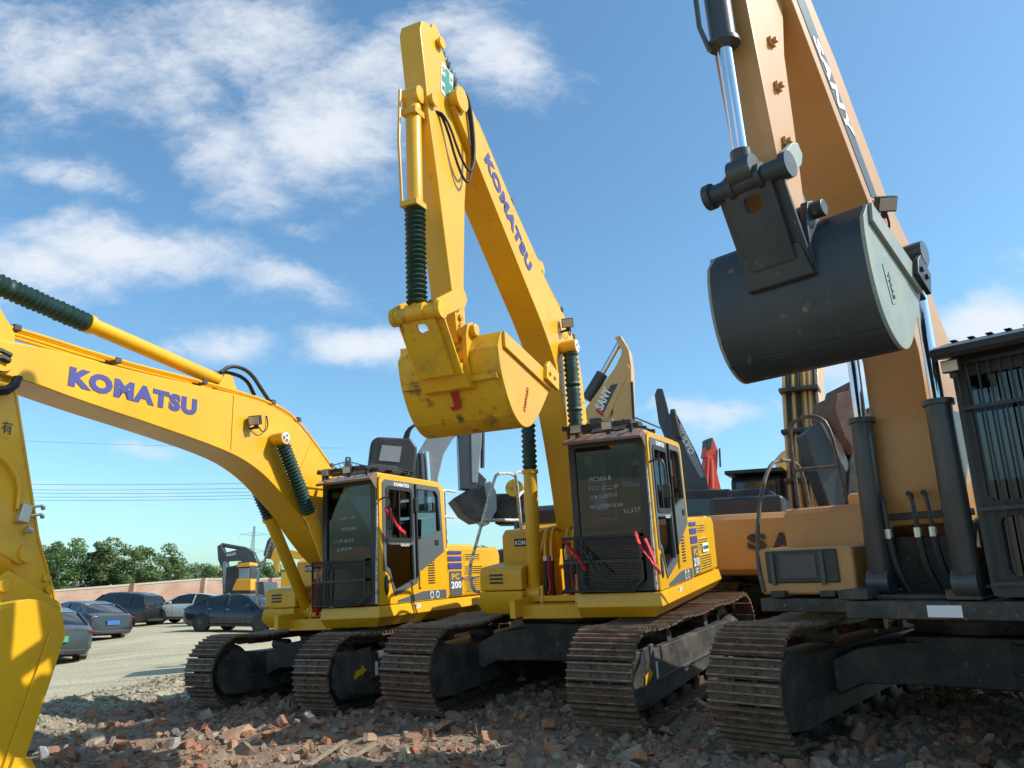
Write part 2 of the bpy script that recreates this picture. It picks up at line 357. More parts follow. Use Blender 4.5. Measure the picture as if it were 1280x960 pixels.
# ------------------------------------------------------------------ cab of the yellow machines
def yellow_cab(T, root, writing, xf=1.5, xr=-.22, y0=.46, y1=1.36, zb=1.27, zt=2.97):
    mb = MB(T); X = (-1, 0, 0); Z = (0, 0, 1)
    def P(pts): return [(-x, z) for x, z in pts]           # plate coordinates: first axis points backward
    outer = P([(xf, zb), (xf, zt-.09), (xf-.03, zt-.03), (xf-.1, zt), (xr+.12, zt), (xr+.04, zt-.03), (xr, zt-.12), (xr-.04, zb)])
    grey = [(1.43, 1.70), (1.43, 2.86), (1.38, 2.91), (-.04, 2.91), (-.10, 2.85), (-.16, 1.95), (.55, 1.66), (.60, 1.52), (1.16, 1.37), (1.21, 1.45), (1.28, 1.64), (1.36, 1.70)]
    mb.plate(outer, [P(grey)], (0, y1-.02, 0), X, Z, .05)
    mb.plate(rrect(y0, y1-.03, zb, zt-.06, .02), [rrect(y0+.1, y1-.13, 2.05, 2.8, .05)], (xr, 0, 0), (0, 1, 0), (0, 0, 1), .05)   # rear wall with window opening
    cab = obj('cab', mb, 'yel', root, bevel=.012)
    mb = MB(T); roof = [(y0, zt-.06), (y0, zt-.01), (y0+.06, zt+.045), (y1-.07, zt+.045), (y1+.003, zt-.01), (y1+.003, zt-.06)]
    mb.prism([(xf+.0, zt-.06), (xf, zt), (xf-.06, zt+.04), (xr+.1, zt+.04), (xr, zt), (xr, zt-.06)], y0, y1-.05); obj('roof', mb, 'yel', cab, bevel=.02)
    dU = rrect(.72, 1.33, 2.11, 2.80, .06); rW = [(.57, 2.10), (.57, 2.84), (.03, 2.84), (-.03, 2.78), (-.08, 2.26)]
    dL = [(1.36, 2.04), (.70, 2.04), (.68, 1.57), (1.14, 1.44), (1.2, 1.52), (1.28, 1.72), (1.36, 1.76)]
    mb = MB(T); mb.plate(P(grey), [P(dU), P(rW), P(dL)], (0, y1-.005, 0), X, Z, .04)
    door = obj('door', mb, 'gry', cab, bevel=.006)
    for nm, pl, m in (('door_window', dU, 'glass'), ('door_panel', dL, 'wglass'), ('rear_side_window', rW, 'glass')):
        mb = MB(T); mb.plate(P(pl), [], (0, y1-.018, 0), X, Z, .006); obj(nm, mb, m, cab)
    mb = MB(T); mb.plate(P(rrect(.69, 1.36, 2.08, 2.83, .07)), [P(rrect(.74, 1.31, 2.13, 2.78, .05))], (0, y1+.018, 0), X, Z, .014); mb.box(1.0, 1.02, y1-.01, y1+.008, 2.12, 2.79); obj('window_frame', mb, 'rub', cab)
    mb = MB(T); mb.bar((.62, y1+.02, 2.9), (.62, y1+.02, 1.6), .03, .05, (0, 1, 0)); mb.box(.57, .66, y1+.015, y1+.05, 2.5, 2.7); mb.box(.0, .1, y1+.0155, y1+.03, 2.05, 2.12); obj('door_pillar', mb, 'rub', cab, bevel=.006)
    mb = MB(T)     # oval handle recess
    mb.plate([(-1.36+.05*math.cos(a*.35), 1.52+.13*math.sin(a*.35)) for a in range(18)], [], (0, y1+.01, 0), X, Z, .012); obj('handle_recess', mb, 'rub', cab)
    mb = MB(T); mb.plate([(-1.355+.033*math.cos(a*.35), 1.54+.09*math.sin(a*.35)) for a in range(18)], [], (0, y1+.018, 0), X, Z, .004); obj('handle', mb, 'gry', cab)
    mb = MB(T)
    for k in range(10): mb.box(.12-.0*k, .30, y1+.006, y1+.012, 1.50+k*.035, 1.515+k*.035)
    for k in range(0): pass
    obj('vent_slots', mb, 'dk', cab)
    mb = MB(T); mb.box(.5, .56, y1+.006, y1+.03, 1.45, 1.68); obj('door_catch', mb, 'yel', cab, bevel=.006)
    mb = MB(T); mb.prism([(1.1, 1.28), (-.2, 1.28), (-.2, 1.40), (.45, 1.40), (1.1, 1.31)], y1+.0055, y1+.009); st = obj('kick_strip', mb, 'gry', cab)
    for x in (.22, .06):
        mb = MB(T); mb.cyl((x, y1+.010, 1.34), (x, y1+.013, 1.34), .05, 20); obj('round_sticker', mb, 'white', st)
        mb = MB(T); mb.cyl((x, y1+.0135, 1.34), (x, y1+.015, 1.34), .035, 20); obj('sticker_centre', mb, 'gry', st)
    # front
    mb = MB(T); fo = rrect(y0, y1-.03, zb+.01, zt-.05, .04); wi = rrect(y0+.07, y1-.11, 1.84, zt-.12, .03); lo = rrect(y0+.08, y1-.12, zb+.1, 1.76, .05)
    mb.plate(fo, [wi, lo], (xf+.01, 0, 0), (0, 1, 0), (0, 0, 1), .05); obj('windshield_frame', mb, 'dk', cab, bevel=.008)
    mb = MB(T); mb.plate(wi, [], (xf+.005, 0, 0), (0, 1, 0), (0, 0, 1), .008); ws = obj('windshield', mb, 'wglass', cab)
    mb = MB(T); mb.plate(lo, [], (xf+.005, 0, 0), (0, 1, 0), (0, 0, 1), .008); obj('lower_windshield', mb, 'wglass', cab)
    if writing:
        for k, (s, w, y, z, m) in enumerate(writing):
            mb = MB(T); sl = random.uniform(-.05, .06); mb.text(s, (xf+.013, y+.02, z-.03+random.uniform(-.01, .01)), (0, 1, sl), (0, -sl, 1), .046, w*.82, -.010, .001, random.uniform(0, .3)); obj('marker_writing', mb, m, ws)
    mb = MB(T)   # white pillar strip
    mb.cyl((xf+.04, y1-.03, zb+.02), (xf+.0, y1-.03, 2.62), .017, 8); obj('pillar_trim', mb, 'whp', cab)
    # interior
    mb = MB(T); mb.box(.15, .62, .65, 1.12, 1.62, 1.78); mb.prism([(.05, 1.75), (.22, 1.75), (.12, 2.45), (.0, 2.45)], .66, 1.10); mb.prism([(.0, 2.5), (.1, 2.5), (.08, 2.72), (.0, 2.72)], .76, 1.0)
    for y in (.6, 1.14): mb.box(.3, .85, y, y+.12, 1.85, 1.98)
    mb.cyl((1.2, .75, 1.35), (1.0, .75, 2.0), .02, 8); mb.cyl((1.2, .95, 1.35), (1.0, .95, 2.0), .02, 8)
    obj('seat', mb, 'seat', cab, bevel=.02)
    mb = MB(T); mb.box(xr+.04, xf-.05, y0+.03, y1-.06, zb, zb+.03); mb.box(xr+.04, xr+.06, y0+.03, y1-.06, zb, 2.1); mb.box(xr+.04, xf-.08, y0+.03, y0+.05, zb, 2.0); mb.box(.95, 1.3, y0+.06, y0+.3, 1.3, 2.05); obj('cab_floor', mb, 'dk', cab)
    mb = MB(T); yy = y0+.01
    mb.plate(P([(xf, zb), (xf, zt-.05), (xr, zt-.05), (xr, zb)]), [P(rrect(.2, 1.38, 2.0, 2.82, .06))], (0, yy, 0), X, Z, .03); obj('right_side_panel', mb, 'gry', cab)
    # lower guard
    mb = MB(T); g0, g1 = y0-.12, y1-.16; xg = xf+.10
    pts = [(xg, g0, zb+.02), (xg, g0, 1.86), (xg, g1, 1.86), (xg, g1, zb+.12), (xg, g1-.1, zb+.02)]
    mb.tube(pts, .018, 8, True); mb.bar((xg, g0, 1.60), (xg, g1, 1.60), .03, .03); mb.tube([(xg, y0+.1, 1.85), (xg, y0+.08, zb+.1), (xg, y0+.14, zb+.04)], .014)
    for y in (g0, g1): mb.cyl((xg, y, 1.8), (xf, y+.05 if y == g0 else y, 1.8), .014)
    g = obj('front_guard', mb, 'dk', cab)
    mb = MB(T)
    for k in range(36):
        y = g0+.02+k*(g1-g0-.04)/35; mb.box(xg-.003, xg+.003, y-.002, y+.002, zb+.03, 1.85)
    for k in range(20):
        z = zb+.04+k*(1.84-zb-.04)/19; mb.box(xg-.002, xg+.004, g0+.01, g1-.01, z-.002, z+.002)
    obj('wire_mesh', mb, 'dk', g, smooth=False)
    # visor and roof rack
    mb = MB(T); mb.prism([(xf-.02, zt-.02), (xf+.16, zt-.09), (xf+.17, zt-.06), (xf, zt+.03)], y0-.02, y1-.02); v = obj('visor', mb, 'vis', cab, bevel=.006)
    mb = MB(T)
    mb.prism([(xf+.17, zt-.08), (xf+.02, zt-.02), (xf+.04, zt-.2)], y1-.022, y1-.005); obj('visor_gusset', mb, 'vis', cab)
    mb = MB(T)
    for x in (xf+.12, xf-.2, xf-.55, xf-.95): mb.bar((x, y0-.02, zt+.10), (x, y1-.12, zt+.10), .05, .05)
    for k in range(7): y = y0+.0+k*.14; mb.box(xf-1.0, xf+.14, y-.012, y+.012, zt+.125, zt+.14)
    for x in (xf+.05, xf-.9):
        for y in (y0+.03, y1-.15): mb.box(x-.02, x+.02, y-.02, y+.02, zt-.02, zt+.1)
    mb.prism([(xf-.05, zt+.05), (xf-.35, zt+.20), (xf-.85, zt+.22), (xf-1.2, zt+.05)], y0+.25, y1-.25)
    obj('roof_guard', mb, 'dk', cab, bevel=.008)
    for y in (y0+.16, y0+.52): worklamp(T, cab, (xf+.16, y, zt+.08), (1, 0, -.1), .10)
    # mirror
    mb = MB(T); mb.tube(smooth_path([(xf-.02, y1-.02, 2.62), (xf+.0, y1+.12, 2.66), (xf+.0, y1+.17, 2.6), (xf+.0, y1+.17, 2.36)]), .012, 6)
    m = obj('mirror_arm', mb, 'dk', cab)
    mb = MB(T); mb.obox((xf+.0, y1+.17, 2.3), (1, -.2, 0), (.2, 1, 0), (0, 0, 1), .035, .09, .15); obj('mirror', mb, 'dk', cab, bevel=.015)
    return cab

def yellow_excavator(name, label, pos, ang, swing, gauge, half, shoe, boomspec):
    root = thing(name, label, 'excavator', (pos[0], pos[1], pos[2]+CAMZ), tuple(R(a) for a in (ang[2], ang[1], ang[0])), 'yellow tracked excavators in the front row')
    make_undercarriage(root, gauge, half, .45, shoe)
    T = Matrix.Rotation(R(swing), 4, 'Z')
    W = 1.36
    # lower skirts
    def skirt(x0, x1, y0, y1, nm, zt=1.26, zm=1.12, zl=1.0, cham=.09, mat='yel'):
        mb = MB(T); S = []
        for z, i in ((zl, cham), (zm, -.03), (zt, 0)):
            S.append([V((x0, y0, z)), V((x1-max(i, 0) if i > 0 else x1-i, y0, z)), V((x1-max(i, 0) if i > 0 else x1-i, y1-i, z)), V((x0, y1-i, z))])
        mb.loft(S); return obj(nm, mb, mat, root, bevel=.008)
    skirt(-2.1, 1.53, .44, W, 'left_deck')
    mb = MB(T); mb.box(-.1, 1.25, -.36, .385, .97, 1.12); mb.box(.05, 1.5, -.40, -.33, 1.0, 1.20); mb.box(.2, 1.2, .31, .38, 1.0, 1.45); obj('revolving_frame', mb, 'yel', root, bevel=.01)
    mb = MB(T); mb.prism([(-.35, 1.1), (.7, 1.1), (.9, 1.35), (.35, 2.0), (-.3, 2.05)], -.37, -.33); mb.prism([(-.35, 1.1), (.7, 1.1), (.9, 1.35), (.35, 2.0), (-.3, 2.05)], .27, .31); obj('boom_bracket', mb, 'yel', root, bevel=.01)
    RW = 1.0
    mb = MB(T)
    mb.loft([[V((-2.0, -.42, 1.0)), V((1.0, -.42, 1.0)), V((1.0, -RW+.06, 1.0)), V((-2.0, -RW+.06, 1.0))],
             [V((-2.0, -.42, 1.12)), V((1.08, -.42, 1.12)), V((1.08, -RW-.02, 1.12)), V((-2.0, -RW-.02, 1.12))],
             [V((-2.0, -.42, 1.27)), V((1.08, -.42, 1.27)), V((1.08, -RW+.02, 1.27)), V((-2.0, -RW+.02, 1.27))]])
    obj('right_deck', mb, 'yel', root, bevel=.012)
    mb = MB(T); mb.prism([(.30, 1.275), (1.04, 1.275), (1.04, 1.50), (.98, 1.56), (.30, 1.59)], -RW, -.43); tb = obj('tool_box', mb, 'yel', root, bevel=.025)
    mb = MB(T)
    for k in range(3): mb.box(1.035, 1.046, -.86, -.68, 1.36+k*.045, 1.385+k*.045)
    obj('tool_box_vent', mb, 'dk', tb)
    mb = MB(T); mb.prism([(-.5, 1.275), (.38, 1.275), (.38, 1.93), (.28, 2.0), (-.5, 2.02)], -RW+.02, -.44); tk = obj('fuel_tank', mb, 'yel', root, bevel=.03)
    mb = MB(T); mb.box(.38, .386, -.80, -.46, 1.78, 1.88); lb = obj('label_plate', mb, 'dk', tk)
    mb = MB(T); mb.text('KOMATSU', (.388, -.785, 1.80), (0, 1, 0), (0, 0, 1), .055, .31, .02, .003); obj('label_lettering', mb, 'white', lb)
    for fx, fy, fr_, fh in ((.1, -.66, .06, 2.16), (.2, -.55, .04, 2.12)):
        mb = MB(T); mb.cyl((fx, fy, 1.99), (fx, fy, fh), fr_, 14); obj('filler_cap', mb, 'yel', tk)
    mb = MB(T); mb.prism([(-2.08, 1.275), (-.27, 1.275), (-.27, 1.98), (-.35, 2.02), (-2.0, 2.02), (-2.1, 1.95)], .95, W-.005); sp = obj('side_door', mb, 'yel', root, bevel=.035)
    for x0, x1, z0, z1 in ((-.80, -1.35, 1.82, 1.92), (-.80, -1.45, 1.60, 1.75), (-.80, -1.6, 1.32, 1.52)):
        mb = MB(T); mb.box(x1, x0, W-.004, W+.001, z0, z1); fr = obj('vent_recess', mb, 'yel2', sp)
        mb = MB(T); k = 0
        while z0+.02+k*.032 < z1-.01: mb.box(x1+.03, x0-.03, W+.002, W+.007, z0+.018+k*.032, z0+.028+k*.032); k += 1
        obj('vent_slats', mb, 'dk', fr)
    mb = MB(T); mb.box(-.70, -.32, W-.0, W+.004, 1.30, 1.66); dp = obj('model_plate', mb, 'gry', sp)
    for z0, z1 in ((1.69, 1.78), (1.81, 1.88), (1.91, 1.96)):
        mb = MB(T); mb.box(-.72, -.30, W, W+.004, z0, z1); obj('blue_stripe', mb, 'blue', sp)
    letters_on(T, dp, 'PC', (-.38, 1.53), (-.62, 1.53), W+.007, .09, 'orl', .03)
    letters_on(T, dp, boomspec['model'], (-.36, 1.40), (-.67, 1.40), W+.007, .105, 'white', .03)
    if boomspec['model'] == '210': letters_on(T, dp, 'LC', (-.42, 1.315), (-.58, 1.315), W+.007, .06, 'white', .02)
    if boomspec['model'] == '210':
        mb = MB(T); mb.box(-1.42, -1.0, W+.008, W+.012, 1.55, 1.67); bs = obj('badge', mb, 'white', sp); letters_on(T, bs, 'KOMATSU', (-1.03, 1.585), (-1.39, 1.585), W+.015, .05, 'green', .02)
    else:
        letters_on(T, sp, 'KOMATSU', (-.72, 1.52), (-1.5, 1.52), W+.007, .05, 'blue', .01)
    mb = MB(T); mb.obox((.62, W+.018, 1.20), (1, 0, 0), (0, 1, -.2), (0, .2, 1), .14, .004, .07); obj('sticker', mb, 'white', root)
    # hood and counterweight
    mb = MB(T); mb.prism([(-.5, 1.2), (-.5, 2.03), (-.7, 2.1), (-1.9, 2.1), (-2.1, 2.0), (-2.1, 1.2)], -1.1, .94); obj('engine_hood', mb, 'yel', root, bevel=.03)
    mb = MB(T); mb.cyl((-1.5, -.6, 2.1), (-1.5, -.6, 2.55), .06, 14); mb.box(-1.4, -.8, -.3, .3, 2.1, 2.2); obj('exhaust', mb, 'dk', root, bevel=.01)
    mb = MB(T); S = []
    for z, sc in ((1.08, .96), (1.2, 1), (1.9, 1), (2.04, .96)):
        ring = []
        for k in range(15):
            a = R(-90+180*k/14); ring.append(V((-2.05-.7*sc*math.cos(a), 1.33*sc*math.sin(a)*1.0, z)))
        ring = [V((-1.85, -1.33*sc, z))]+ring+[V((-1.85, 1.33*sc, z))]; S.append(ring)
    mb.loft(S); obj('counterweight', mb, 'yel', root, bevel=.02)
    cab = yellow_cab(T, root, boomspec.get('writing'))
    mb = MB(T)
    obj_ = letters_on(T, cab, 'KOMATSU', (1.16, 2.835), (.78, 2.835), 1.379, .05, 'white', .03)
    letters_on(T, cab, 'GALEO', (1.02, 2.02), (.80, 2.02), 1.379, .035, 'white', .01)
    # handrails on the right deck
    y = -RW+.02
    for pts in boomspec['rails']:
        mb = MB(T); mb.tube(smooth_path(pts, 2), .02, 8); obj('handrail', mb, boomspec.get('railmat', 'whp'), root)
    # left rail behind the cab
    mb = MB(T); mb.tube(smooth_path([(-.42, 1.2, 2.0), (-.42, 1.2, 2.8), (-.46, 1.2, 2.9), (-.6, 1.2, 2.92), (-.9, 1.2, 2.92)], 1), .022); mb.tube([(-.42, 1.2, 2.5), (-.8, 1.2, 2.5)], .02)
    mb.tube([(-.56, 1.2, 2.0), (-.56, 1.2, 2.9)], .016); obj('rear_handrail', mb, 'whp', root)
    mb = MB(T); mb.prism([(-1.6, 2.1), (-1.6, 2.26), (-1.5, 2.32), (-.75, 2.32), (-.62, 2.24), (-.6, 2.03)], -.98, -.35); obj('hood_cover', mb, 'rub', root, bevel=.03)
    # boom
    bs = boomspec; mb = MB(T); sm = lambda q: [tuple(p)[:2] for p in smooth_path([(x, z, 0) for x, z in q], 2)]; poly = sm(bs['bottom'])+sm(bs['top'])[::-1]; y0, y1 = bs['by']
    mb.prism(poly, y0, y1); boom = obj('boom', mb, 'yel', root, bevel=.014)
    mb = MB(T)
    for nm in (bs['bottom'], bs['top']):
        for p, q in zip(nm, nm[1:]):
            pass
    for (x, z, r) in bs['pins']:
        mb = MB(T); mb.lathe((x, y0-.05, z), (x, y1+.05, z), [(0, r*.7), (0, r), (.06, r), (.06, r*.8), (.94, r*.8), (.94, r), (1, r), (1, r*.7)], 20)
        obj('pin', mb, 'yel', boom)
    for ln in bs['pipes']:
        for dy in bs.get('pipey', (-.12, -.02, .08, .14)):
            mb = MB(T); mb.tube(smooth_path([(x, dy, z) for x, z in ln], 2), .019, 8); obj('hydraulic_pipe', mb, 'yel', boom)
        for x, z in ln[1:-1]: mb = MB(T); mb.box(x-.035, x+.035, -.17, .17, z-.03, z+.03); obj('pipe_clamp', mb, 'chas', boom, bevel=.005)
    for (p, q) in bs['seams']:
        mb = MB(T); mb.bar((p[0], y1+.001, p[1]), (q[0], y1+.001, q[1]), .006, .016, (0, 1, 0)); obj('weld_seam', mb, 'yel', boom)
    letters_on(T, boom, 'KOMATSU', *bs['text'], y1+.004, bs['th'], 'blue', .065, depth=.004)
    lx, lz = bs['lamp']; worklamp(T, boom, (lx, y1+.10, lz), bs.get('lampdir', (.9, .3, -.3)), .12)
    mb = MB(T); mb.bar((lx-.02, y1, lz-.1), (lx-.02, y1+.12, lz-.08), .04, .02); mb.tube(smooth_path([(lx-.05, y1+.08, lz-.04), (lx-.2, y1+.05, lz-.14), (lx-.32, y1+.03, lz-.02), (lx-.3, y1+.01, lz+.12)]), .008, 6); obj('lamp_cable', mb, 'rub', boom)
    # boom cylinders
    px, pz = bs['cylpin']
    for s in (1, -1): cylinder(T, root, (.86, s*.34, 1.22), (px, s*(.0+(y1-y0)/2+.13), pz), .085, .045, bs['cylsplit'], 'boom_cylinder', boot=.085)
    mb = MB(T); mb.cyl((px, y0-.2, pz), (px, y1+.2, pz), .075, 16); mb.cyl((px, y1+.19, pz), (px, y1+.215, pz), .085, 20); obj('cylinder_pin', mb, 'yel', boom)
    mb = MB(T); mb.cyl((px, y1+.216, pz), (px, y1+.222, pz), .075, 20); k = obj('pin_cap', mb, 'white', boom)
    for a in (0, 2.1, 4.2):
        mb = MB(T); mb.cyl((px+.035*math.cos(a), y1+.223, pz+.035*math.sin(a)), (px+.035*math.cos(a), y1+.228, pz+.035*math.sin(a)), .014, 10); obj('bolt', mb, 'dk', k)
    mb = MB(T); mb.box(.78, .96, -.48, .48, 1.13, 1.2); mb.prism([(.7, 1.1), (.98, 1.1), (.94, 1.32), (.8, 1.32)], .20, .24); mb.prism([(.7, 1.1), (.98, 1.1), (.94, 1.32), (.8, 1.32)], -.24, -.20); mb.prism([(.7, 1.0), (1.05, 1.0), (.96, 1.32), (.8, 1.32)], -.5, -.46); obj('cylinder_bracket', mb, 'yel', root, bevel=.01)
    # hoses in front of the boom foot
    for s, ys in ((1, (.10, .18, .26)), (-1, (-.10, -.18))):
        for yy in ys:
            mb = MB(T); mb.tube(smooth_path([(.5, yy, 1.95), (.72, yy, 2.0), (.84, yy, 1.85), (.86, yy, 1.6)]), .02); obj('hose_pipe', mb, 'yel', root)
            mb = MB(T); mb.tube(smooth_path([(.86, yy, 1.6), (.9, yy, 1.3), (.86, yy*1.3+.05, 1.12), (.5, yy*1.1, 1.08), (.2, yy, 1.2)]), .032); h = obj('hose', mb, 'rub', root)
            mb = MB(T); mb.cyl((.86, yy, 1.58), (.86, yy, 1.66), .03, 8); obj('hose_fitting', mb, 'brass', h)
    for yy in (.18, -.1): ribbon(T, root, [(.9, yy, 1.66), (.96, yy-.01, 1.5), (.97, yy+.02, 1.3), (.96, yy-.03, 1.22)])
    return root, T, boom, cab

# ================================================================== MACHINE B: centre
W2 = [('PC200-8', .30, .66, 2.50, 'chalk'), ('利工 尼二手', .42, .64, 2.40, 'chalk'), ('力本 数控明可', .40, .64, 2.29, 'chalk'), ('地址翻新车辆', .46, .64, 2.19, 'chalk'), ('Yc337', .24, 1.02, 2.12, 'chalk'), ('三十日发车', .36, .64, 2.04, 'chalkr')]
B, TB, boomB, cabB = yellow_excavator('excavator', 'yellow excavator in the middle with its arm raised high and bucket curled under', (1.02, 10.299, -1.166), (-121.65, 5.25, .72), 7.09, 2.38, 2.23, .70, dict(
    model='210', seams=[((1.30, 4.44), (.78, 4.80)), ((.86, 3.62), (.0, 3.62))], writing=W2, by=(-.17, .19),
    bottom=[(.40, 1.72), (.46, 2.11), (.63, 2.86), (.80, 3.4), (.98, 3.95), (1.33, 4.37), (1.84, 4.81), (3.17, 6.02), (3.40, 6.22)],
    top=[(-.12, 1.8), (-.16, 2.3), (-.08, 3.14), (.02, 3.97), (.17, 4.42), (.57, 4.72), (1.11, 4.98), (2.9, 6.36), (3.2, 6.52)],
    pins=[(.12, 1.92, .12), (3.32, 6.34, .13)],
    pipes=[[(.0, 4.1), (.15, 4.52), (.55, 4.80), (1.2, 5.12), (2.0, 5.75), (2.8, 6.38)]],
    text=((2.78, 5.93), (1.70, 4.955)), th=.18, lamp=(.74, 4.55), cylpin=(.78, 4.22), cylsplit=.50,
    rails=[[(1.06, -1.0, 1.27), (1.24, -1.0, 1.31), (1.31, -1.0, 1.56), (1.08, -1.0, 1.85), (.77, -1.0, 2.27), (.46, -1.0, 2.68), (.35, -1.0, 2.76), (-.14, -1.0, 2.78), (-.28, -1.0, 2.7), (-.33, -1.0, 1.98)],
           [(.86, -1.0, 2.14), (-.29, -1.0, 2.13)],
           [(.12, -.8, 1.98), (.22, -.8, 2.68), (.17, -.8, 2.78), (-.30, -.8, 2.77), (-.34, -.8, 2.69), (-.33, -.8, 1.98)], [(.18, -.8, 2.42), (-.05, -.8, 2.54), (-.33, -.8, 2.38)]]))
# arm
mb = MB(TB)
mb.prism([(3.58, 6.93), (3.74, 6.98), (3.88, 6.92), (3.92, 6.80), (3.86, 6.35), (3.82, 5.95), (3.72, 5.45), (3.57, 4.58), (3.47, 4.04), (3.44, 3.76), (3.30, 3.76), (3.26, 3.98), (3.25, 4.4), (3.14, 5.3), (3.06, 5.7), (3.08, 5.98), (3.12, 6.30), (3.30, 6.50), (3.44, 6.80)], -.12, .12)
armB = obj('arm', mb, 'yel', B, bevel=.014)
mb = MB(TB)
for x, z, r in ((3.56, 6.86, .06), (3.76, 6.12, .07), (3.42, 4.17, .07)): mb = MB(TB); mb.lathe((x, -.17, z), (x, .17, z), [(0, r*.6), (0, r), (.05, r), (.05, r*.85), (.95, r*.85), (.95, r), (1, r), (1, r*.6)], 20); obj('pin', mb, 'yel', armB)
for z in (4.02, 3.93): mb = MB(TB); mb.cyl((3.38, .11, z), (3.38, .145, z), .035, 12); obj('plug', mb, 'yel2', armB)
mb = MB(TB); mb.plate([(0, 0), (.24, 0), (.24, .36), (0, .36)], [], (3.56, .124, 6.33), (-1, 0, -.12), (-.12, 0, 1), .004); sg = obj('safety_sign', mb, 'white', armB)
mb = MB(TB); mb.plate([(.08, .02), (.16, .02), (.16, .14), (.23, .14), (.23, .22), (.16, .22), (.16, .34), (.08, .34), (.08, .22), (.01, .22), (.01, .14), (.08, .14)], [], (3.56, .128, 6.33), (-1, 0, -.12), (-.12, 0, 1), .004); obj('green_cross', mb, 'green', sg)
for s, a, b in (('安', .012, .25), ('全', .17, .25), ('第', .012, .03), ('一', .17, .05)):
    mb = MB(TB); o = V((3.56, .128, 6.33)); X = V((-1, 0, -.12)).normalized(); Y = V((-.12, 0, 1)).normalized()
    mb.text(s, o+X*a+Y*b, X, Y, .07 if s != '一' else .015, .06, .0, .002); obj('sign_lettering', mb, 'green', sg)
cylinder(TB, B, (3.90, 0, 6.12), (3.97, 0, 3.95), .075, .042, .53, 'bucket_cylinder', boot=.085, n=20)
mb = MB(TB); mb.tube([(4.02, -.07, 6.15), (4.07, -.07, 5.6), (4.05, -.07, 4.95)], .015); mb.box(3.82, 4.0, -.08, .08, 5.90, 5.96); mb.box(3.88, 4.06, -.09, .09, 4.95, 5.0); obj('cylinder_pipe', mb, 'yel', armB)
for yy, d in ((.22, 0), (.19, .12)): hoselines(TB, armB, [[(3.70, .1, 6.05), (3.58, yy-.04, 6.05), (3.36, yy, 5.62-d), (3.18, yy+.02, 5.56-d), (3.08, yy+.02, 5.9), (3.14, yy+.02, 6.4), (3.2, yy-.02, 6.52), (3.0, .1, 6.38)]], .014)
for s in (1, -1):
    mb = MB(TB); y0 = s*.19; y1 = s*.235
    mb.prism([(3.44, 4.10), (3.54, 4.08), (3.60, 4.16), (4.03, 3.98), (4.06, 3.90), (3.99, 3.84), (3.92, 3.86), (3.52, 4.04)][:0] or [(3.45, 4.24), (3.55, 4.26), (4.0, 4.03), (4.04, 3.93), (3.95, 3.86), (3.46, 4.09), (3.42, 4.16)], min(y0, y1), max(y0, y1)); obj('side_link', mb, 'yel', armB, bevel=.01)
mb = MB(TB); mb.lathe((3.96, -.26, 3.94), (3.96, .26, 3.94), [(0, .085), (.08, .085), (.08, .07), (.92, .07), (.92, .085), (1, .085)], 20); obj('link_pin', mb, 'yel2', armB)
mb = MB(TB); pl = [(-.17, 0), (.17, 0), (.15, -.62), (-.17, -.62)]
d = V((3.60-3.96, 0, 3.40-3.94)).normalized(); up = -d
mb.plate([(-.17, .02), (.17, .02), (.17, -.62), (-.17, -.62)], [rrect(-.05, .07, -.20, -.10, .04)], (3.97, 0, 3.94), (0, 1, 0), up, .05)
for s in (-.17, .17): mb.bar(V((3.93, s, 3.93)), V((3.93, s, 3.93))+d*.62, .03, .14, (0, 1, 0))
obj('h_link', mb, 'yel2', armB, bevel=.01)
prof = [(3.36, 3.82), (3.46, 3.66), (3.44, 3.5), (3.38, 3.33), (3.27, 3.14), (3.12, 3.0), (2.94, 2.94), (2.74, 2.99), (2.55, 3.12), (2.30, 3.34), (2.08, 3.56)]
bkB = plane_prof_bucket(TB, B, prof, .53, 'yel2', 'yel', None, None, None)
mb = MB(TB)
for y in (-.22, .22):
    mb.prism([(3.28, 3.92), (3.36, 3.96), (3.45, 3.92), (3.50, 3.80), (3.50, 3.58), (3.46, 3.40), (3.30, 3.4), (3.28, 3.75)], y-.025, y+.025)
mb.cyl((3.38, -.28, 3.87), (3.38, .30, 3.87), .06, 16); mb.loft([[V((3.62, -.20, 3.50)), V((3.62, .20, 3.50)), V((3.3, .20, 3.62)), V((3.3, -.20, 3.62))], [V((3.50, -.26, 3.30)), V((3.50, .26, 3.30)), V((3.3, .26, 3.3)), V((3.3, -.26, 3.3))]])
obj('bucket_ear', mb, 'yel', bkB, bevel=.01)
mb = MB(TB)
ribp = [(3.405, 3.20), (3.42, 3.24), (3.48, 3.22), (3.44, 3.17)]
mb.prism([(3.445, 3.42), (3.455, 3.42), (3.44, 3.37), (3.41, 3.36)], -.51, .51); obj('wear_strip', mb, 'yel2', bkB)
n = V((.62, 0, -.78)).normalized(); X = V((0, 1, 0)); Y = V((.78, 0, .62)).normalized()
mb = MB(TB); mb.text('J', V((3.285+.012, -.06, 3.145-.007)), X, V((.5, 0, .866)), .19, .12, .06, .006); obj('red_letter', mb, 'redl', bkB)
X = V((-.78, 0, .62))
mb = MB(TB); mb.text('KOMATSU', (2.96, .548, 3.12), (-.45, 0, .9), (-.9, 0, -.45), .05, .28, .01, .003); obj('bucket_lettering', mb, 'redl', bkB)
cylinder(TB, B, (1.0, 0, 5.25), (3.55, 0, 7.0), .085, .045, .55, 'arm_cylinder', boot=.085)
mb = MB(TB); mb.prism([(.9, 4.85), (1.1, 5.35), (1.2, 5.3), (1.5, 5.2)], -.09, -.06); mb.prism([(.9, 4.85), (1.1, 5.35), (1.2, 5.3), (1.5, 5.2)], .06, .09); obj('cylinder_bracket', mb, 'yel', boomB)
